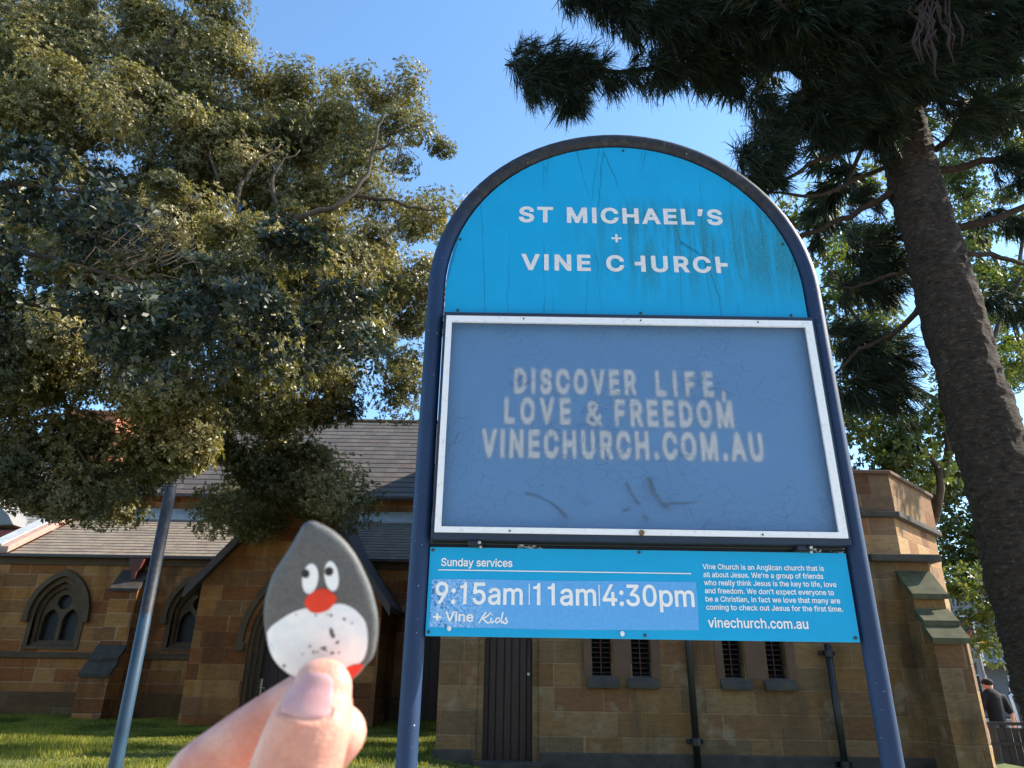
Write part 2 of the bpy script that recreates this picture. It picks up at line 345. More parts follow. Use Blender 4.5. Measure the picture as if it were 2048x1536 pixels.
def gothic_window(cx):
    b = MB(); slab(b, [pointed(cx, .66, 2.2, 3.05, 3.97), pointed(cx, .55, 2.34, 3.05, 3.78)], AY + .12, AY + .30, bevel=.02)
    w = part(b, "window", M['dressed'])
    b = MB()                                        # splayed reveal
    o1, o2 = pointed(cx, .74, 2.2, 3.05, 4.02), pointed(cx, .62, 2.25, 3.05, 3.92)
    slab(b, [o1, o2], AY - .03, AY + .08); b.build("reveal", M['dressed'], w)
    l1 = pointed(cx - .265, .222, 2.40, 2.88, 3.22); l2 = pointed(cx + .265, .222, 2.40, 2.88, 3.22)
    b = MB(); slab(b, [pointed(cx, .57, 2.32, 3.05, 3.80), l1, l2, circle(cx, 3.40, .20)], AY + .18, AY + .27, bevel=.012); b.build("tracery", M['dressed'], w)
    b = MB(); b.box(cx - .55, cx + .55, AY + .31, AY + .34, 2.3, 3.8); b.build("glass", M['glass'], w)
    b = MB(); b.prism([(AY - .05, 2.18), (AY + .18, 2.18), (AY + .18, 2.36), (AY - .05, 2.24)], 'x', cx - .72, cx + .72); b.build("sill", M['dressed'], w)
    b = MB(); h1, h2 = pointed(cx, .86, 3.02, 3.05, 4.22, 9), pointed(cx, .745, 3.02, 3.05, 4.07, 9)
    ring = [h1[0]] + h1[:1:-1] + [h1[1]]; ring2 = [h2[0]] + h2[:1:-1] + [h2[1]]
    ring = [h1[0]] + list(reversed(h1[2:])) + [h1[1]]; ring2 = [h2[0]] + list(reversed(h2[2:])) + [h2[1]]
    slab(b, [ring + ring2[::-1]], AY - .12, AY, bevel=.012)
    for q in (-1, 1): b.box(cx + q * .80 - .08, cx + q * .80 + .08, AY - .13, AY, 2.86, 3.03)
    b.build("hood_mould", M['dressed'], w)
gothic_window(W1); gothic_window(W2)

def buttress(x0, x1, yw, d1, z1, d2, z2, name="buttress", mt=None, zb=.2):
    """two stages with mossy weatherings: d1/z1 lower projection and top, d2/z2 the upper ones"""
    b = MB(); b.box(x0, x1, yw - d1, yw, zb, z1)
    b.prism([(yw, z1), (yw - d1, z1), (yw - d2, z1 + (d1 - d2) * 1.15), (yw - d2, z2), (yw, z2 + d2 * 1.1)], 'x', x0, x1)
    o = part(b, name, mt or M['ashlar'])
    s = 1.15; zt = z1 + (d1 - d2) * s; mid = (d1 + d2) / 2; zm = (z1 + zt) / 2
    for pr, e in (([(yw - d1 - .07, z1 - .10), (yw - d1 - .07, z1 - .02), (yw - mid + .02, zm + .06), (yw - mid + .02, zm - .10)], .04),
                  ([(yw - mid - .07, zm - .02), (yw - mid - .07, zm + .06), (yw - d2 + .01, zt + .08), (yw - d2 + .01, zt - .08)], .03),
                  ([(yw - d2 - .07, z2 - .10), (yw - d2 - .07, z2 - .02), (yw, z2 + d2 * 1.1 + .06), (yw, z2 + d2 * 1.1 - .12)], .04)):
        b = MB(); b.prism(pr, 'x', x0 - e, x1 + e); b.build("weathering", M['moss'] if name == "corner_buttress" else M['dark_stone'], o, bevel=.01)
buttress(-10.55, -9.85, AY - .1, .95, 1.62, .42, 3.72)
buttress(-14.75, -14.1, AY - .1, .95, 1.62, .42, 3.72)
b = MB(); b.prism([(-10.32, 4.5), (-9.92, 4.5), (-9.98, 4.25), (-10.05, 4.15), (-10.06, 3.95), (-10.17, 3.95), (-10.18, 4.15), (-10.26, 4.25)], 'y', AY - .42, AY - .14); part(b, "rainwater_head", M['rust'])
b = MB(); b.tube([(-9.72, AY - .14, 4.1), (-9.72, AY - .14, 1.2)], .018, 6); part(b, "conduit", M['dressed'])

# porch with its gable
PY = 17.5; PC = -5.2
b = MB(); gab = [(-7.35, .2), (-3.0, .2), (-3.0, 3.3), (PC, 6.2), (-7.35, 3.65)]
slab(b, [gab, pointed(-5.02, 1.02, .1, 2.35, 3.86)], PY, PY + .5)
b.box(-7.35, -6.9, PY + .5, AY, .2, 3.45); b.box(-3.45, -3.0, PY + .5, AY, .2, 3.45); porch = part(b, "porch_wall", M['porch'])
b = MB()
for k, (hw, y0) in enumerate([(1.02, .10), (.93, .22), (.84, .34)]):
    slab(b, [pointed(-5.02, hw + .035, .2, 2.35, 3.88 - k * .12), pointed(-5.02, hw - .09, .1, 2.35, 3.74 - k * .12)], PY + y0, PY + y0 + .12, bevel=.02)
b.build("archway", M['dressed'], porch)
b = MB(); o1 = pointed(-5.02, 1.25, 2.3, 2.35, 4.14, 9); o2 = pointed(-5.02, 1.13, 2.3, 2.35, 3.98, 9)
slab(b, [[o1[0]] + list(reversed(o1[2:])) + [o1[1]] + ([o2[0]] + list(reversed(o2[2:])) + [o2[1]])[::-1]], PY - .1, PY, bevel=.012); b.box(-6.3, -6.1, PY - .12, PY, 2.14, 2.31); b.box(-3.94, -3.74, PY - .12, PY, 2.14, 2.31); b.build("hood_mould", M['dressed'], porch)
b = MB()
for i in range(7):
    x = -5.88 + i * .25
    zt = 2.35 + 1.1 * (1 - abs((x + .12 + 5.02) / .9) ** 1.6)
    b.box(x, x + .235, PY + .47, PY + .53, .52, max(2.35, zt))
    b.box(x + .235, x + .25, PY + .49, PY + .53, .52, max(2.3, zt - .05))
door = part(b, "porch_door", M['wood'])
b = MB(); b.box(-5.83, -5.72, PY + .44, PY + .468, 1.22, 1.55); b.tube([(-5.77, PY + .44, 1.36), (-5.77, PY + .38, 1.36), (-5.62, PY + .37, 1.35)], .017, 8); b.build("handle", M['chrome'], door)
b = MB()
for sx in (-1, 1):
    ex, ez = ((-7.58, 3.45) if sx < 0 else (-2.80, 3.12))
    b.prism([(PC, 6.42), (PC, 6.30), (ex, ez - .06), (ex, ez + .09)], 'y', PY - .22, AY + 2.3)
part(b, "porch_roof", M['slate'])
b = MB()
for sx in (-1, 1):
    ex, ez = ((-7.63, 3.40) if sx < 0 else (-2.76, 3.07))
    b.prism([(PC, 6.455), (PC, 6.2), (ex, ez - .15), (ex, ez + .10)], 'y', PY - .30, PY - .215)
part(b, "bargeboard", M['gutter'])
b = MB(); b.box(-2.5, -1.15, AY - .13, AY - .05, .5, 3.2)  # boarded door added to darken the shadowed gap right of the porch
for i in range(6): b.box(-2.48 + i * .22, -2.28 + i * .22, AY - .16, AY - .13, .5, 3.15)
part(b, "added_dark_door", M['wood'])

# transept and vestry behind the notice board
b = MB(); v, f = fill_mesh([[(-1.15, .3), (2.15, .3), (2.15, 8.2), (.5, 11.1), (-1.15, 8.2)]], 7.0); b.add([(p[0], 19.4 - p[2], p[1]) for p in v], f); part(b, "transept_wall", M['vestry'])
b = MB()
for sx in (-1, 1): b.prism([(.5, 11.35), (.5, 11.15), (.5 + sx * 1.9, 7.78), (.5 + sx * 1.9, 7.98)], 'y', 15.7, 28)
part(b, "transept_roof", M['slate'])

VY = 12.0; VG = .15
DX0, DX1 = -.375, .394
dl = [(DX0, .1), (DX1, .1), (DX1, 2.18), (DX1 - .05, 2.36), (DX1 - .16, 2.5), (DX1 - .29, 2.58), (.01, 2.62), (DX0 + .29, 2.58), (DX0 + .16, 2.5), (DX0 + .05, 2.36), (DX0, 2.18)]
def grow(L, k, cx=.01, cz=1.6): return [(x + (k if x > cx else -k if x < cx - .02 else 0), z + (k if z > 2 else 0)) for x, z in L]
LV = [(1.334, 1.649), (1.963, 2.278), (3.42, 3.735), (4.105, 4.42)]
b = MB(); slab(b, [[(-1.08, VG), (7.0, VG), (7.0, 3.5), (6.0, 3.5), (6.0, 4.3), (-1.08, 4.3)], grow(dl, .10)] + [rect(x0, x1, 1.66, 3.3) for x0, x1 in LV], VY, VY + .42)
b.prism([(7.0, VY), (7.2, VY + .25), (7.2, VY + 8), (7.0, VY + 8)], 'z', VG, 3.5); part(b, "vestry_wall", M['vestry'])
b = MB(); slab(b, [grow(dl, .10), dl], VY + .06, VY + .2, bevel=.03); part(b, "door_surround", M['vestry'])
b = MB(); b.box(-1.12, DX0 - .12, VY - .05, VY + .02, VG, .62); b.box(DX1 + .12, 7.0, VY - .05, VY + .02, VG, .60); part(b, "base_course", M['dark_stone'], bevel=.02)
b = MB(); b.box(-1.2, 6.02, VY - .1, VY + .5, 4.3, 4.42); b.box(5.98, 7.14, VY - .16, VY + .5, 3.5, 3.62); part(b, "wall_coping", M['dark_stone'], bevel=.02)
b = MB(); sheet(b, [dl], VY + .34); px = DX0
for wd in (.07, .10, .12, .10, .12, .10, .10):
    x1 = min(px + wd + .012, DX1); zt = 2.6 - .35 * max(0, abs((px + x1) / 2) - .15); b.box(px + .006, x1 - .012, VY + .26, VY + .335, .2, zt)
    if wd == .12: b.tube([(px + .004, VY + .25, .25), (px + .004, VY + .25, zt)], .007, 6)
    px = x1
vd = part(b, "vestry_door", M['wood'])
b = MB(); b.ball((.335, VY + .215, 1.69), .026); b.tube([(.335, VY + .27, 1.69), (.335, VY + .22, 1.69)], .012, 8); b.build("knob", M['white'], vd, smooth=True)
b = MB(); b.box(.318, .352, VY + .245, VY + .262, 1.74, 1.95); b.build("lock_plate", M['gutter'], vd)
b = MB(); b.box(-.5, .55, VY - .3, VY + .3, .2, .46); part(b, "door_step", M['dark_stone'])
for x0, x1 in LV:
    cx = (x0 + x1) / 2
    b = MB(); sheet(b, [rect(x0 - .02, x1 + .02, 1.6, 3.35)], VY + .36); b.v = b.v
    w = part(b, "louvre_window", M['void'])
    b = MB()
    for k in range(22):
        z = 1.72 + k * .075; b.prism([(VY + .17, z), (VY + .31, z + .07), (VY + .31, z + .085), (VY + .17, z + .015)], 'x', x0 + .005, x1 - .005)
    b.build("louvres", M['louvre'], w)
    b = MB(); b.tube([(cx, VY + .15, 1.68), (cx, VY + .15, 3.3)], .012, 6); b.build("bar", M['rust'], w)
    b = MB(); b.prism([(VY - .1, 1.50), (VY + .2, 1.56), (VY + .2, 1.70), (VY + .02, 1.68), (VY - .1, 1.56)], 'x', x0 - .09, x1 + .09); b.build("sill", M['dark_stone'], w, bevel=.012)
for (x0, x1), (x2, x3) in ((LV[0], LV[1]), (LV[2], LV[3])):
    b = MB(); b.box(x1 + .03, x2 - .03, VY - .012, VY + .03, 1.66, 3.3); b.box(x3 + .01, x3 + .13, VY - .012, VY + .03, 1.66, 3.3); b.box(x0 - .13, x0 - .01, VY - .012, VY + .03, 1.66, 3.3); part(b, "window_pier", M['dressed_red'])
def downpipe(x, z0, z1, collars):
    b = MB(); b.tube([(x, VY - .1, z0 + .02), (x, VY - .1, z1)], .052, 12); p = part(b, "downpipe", M['pipe'], smooth=True)
    for z in collars:
        b = MB(); b.tube([(x, VY - .1, z - .05), (x, VY - .1, z + .05)], .068, 12); b.box(x - .13, x + .13, VY - .05, VY - .02, z - .035, z + .035)
        for q in (-1, 1): b.ball((x + q * .11, VY - .06, z), .02, 8, 5)
        b.build("bracket", M['pipe'], p)
downpipe(2.858, .40, 4.2, (.78, 2.9)); downpipe(5.06, .2, 2.2, (2.06, .5))

buttress(6.46, 6.96, VY, .62, 2.30, .30, 2.98, "corner_buttress", M['vestry'], VG)
b = MB(); b.prism([(6.962, 11.385), (7.06, 11.48), (7.20, 12.1), (6.962, 12.1)], 'z', VG, 2.28); part(b, "quoin", M['turret'])
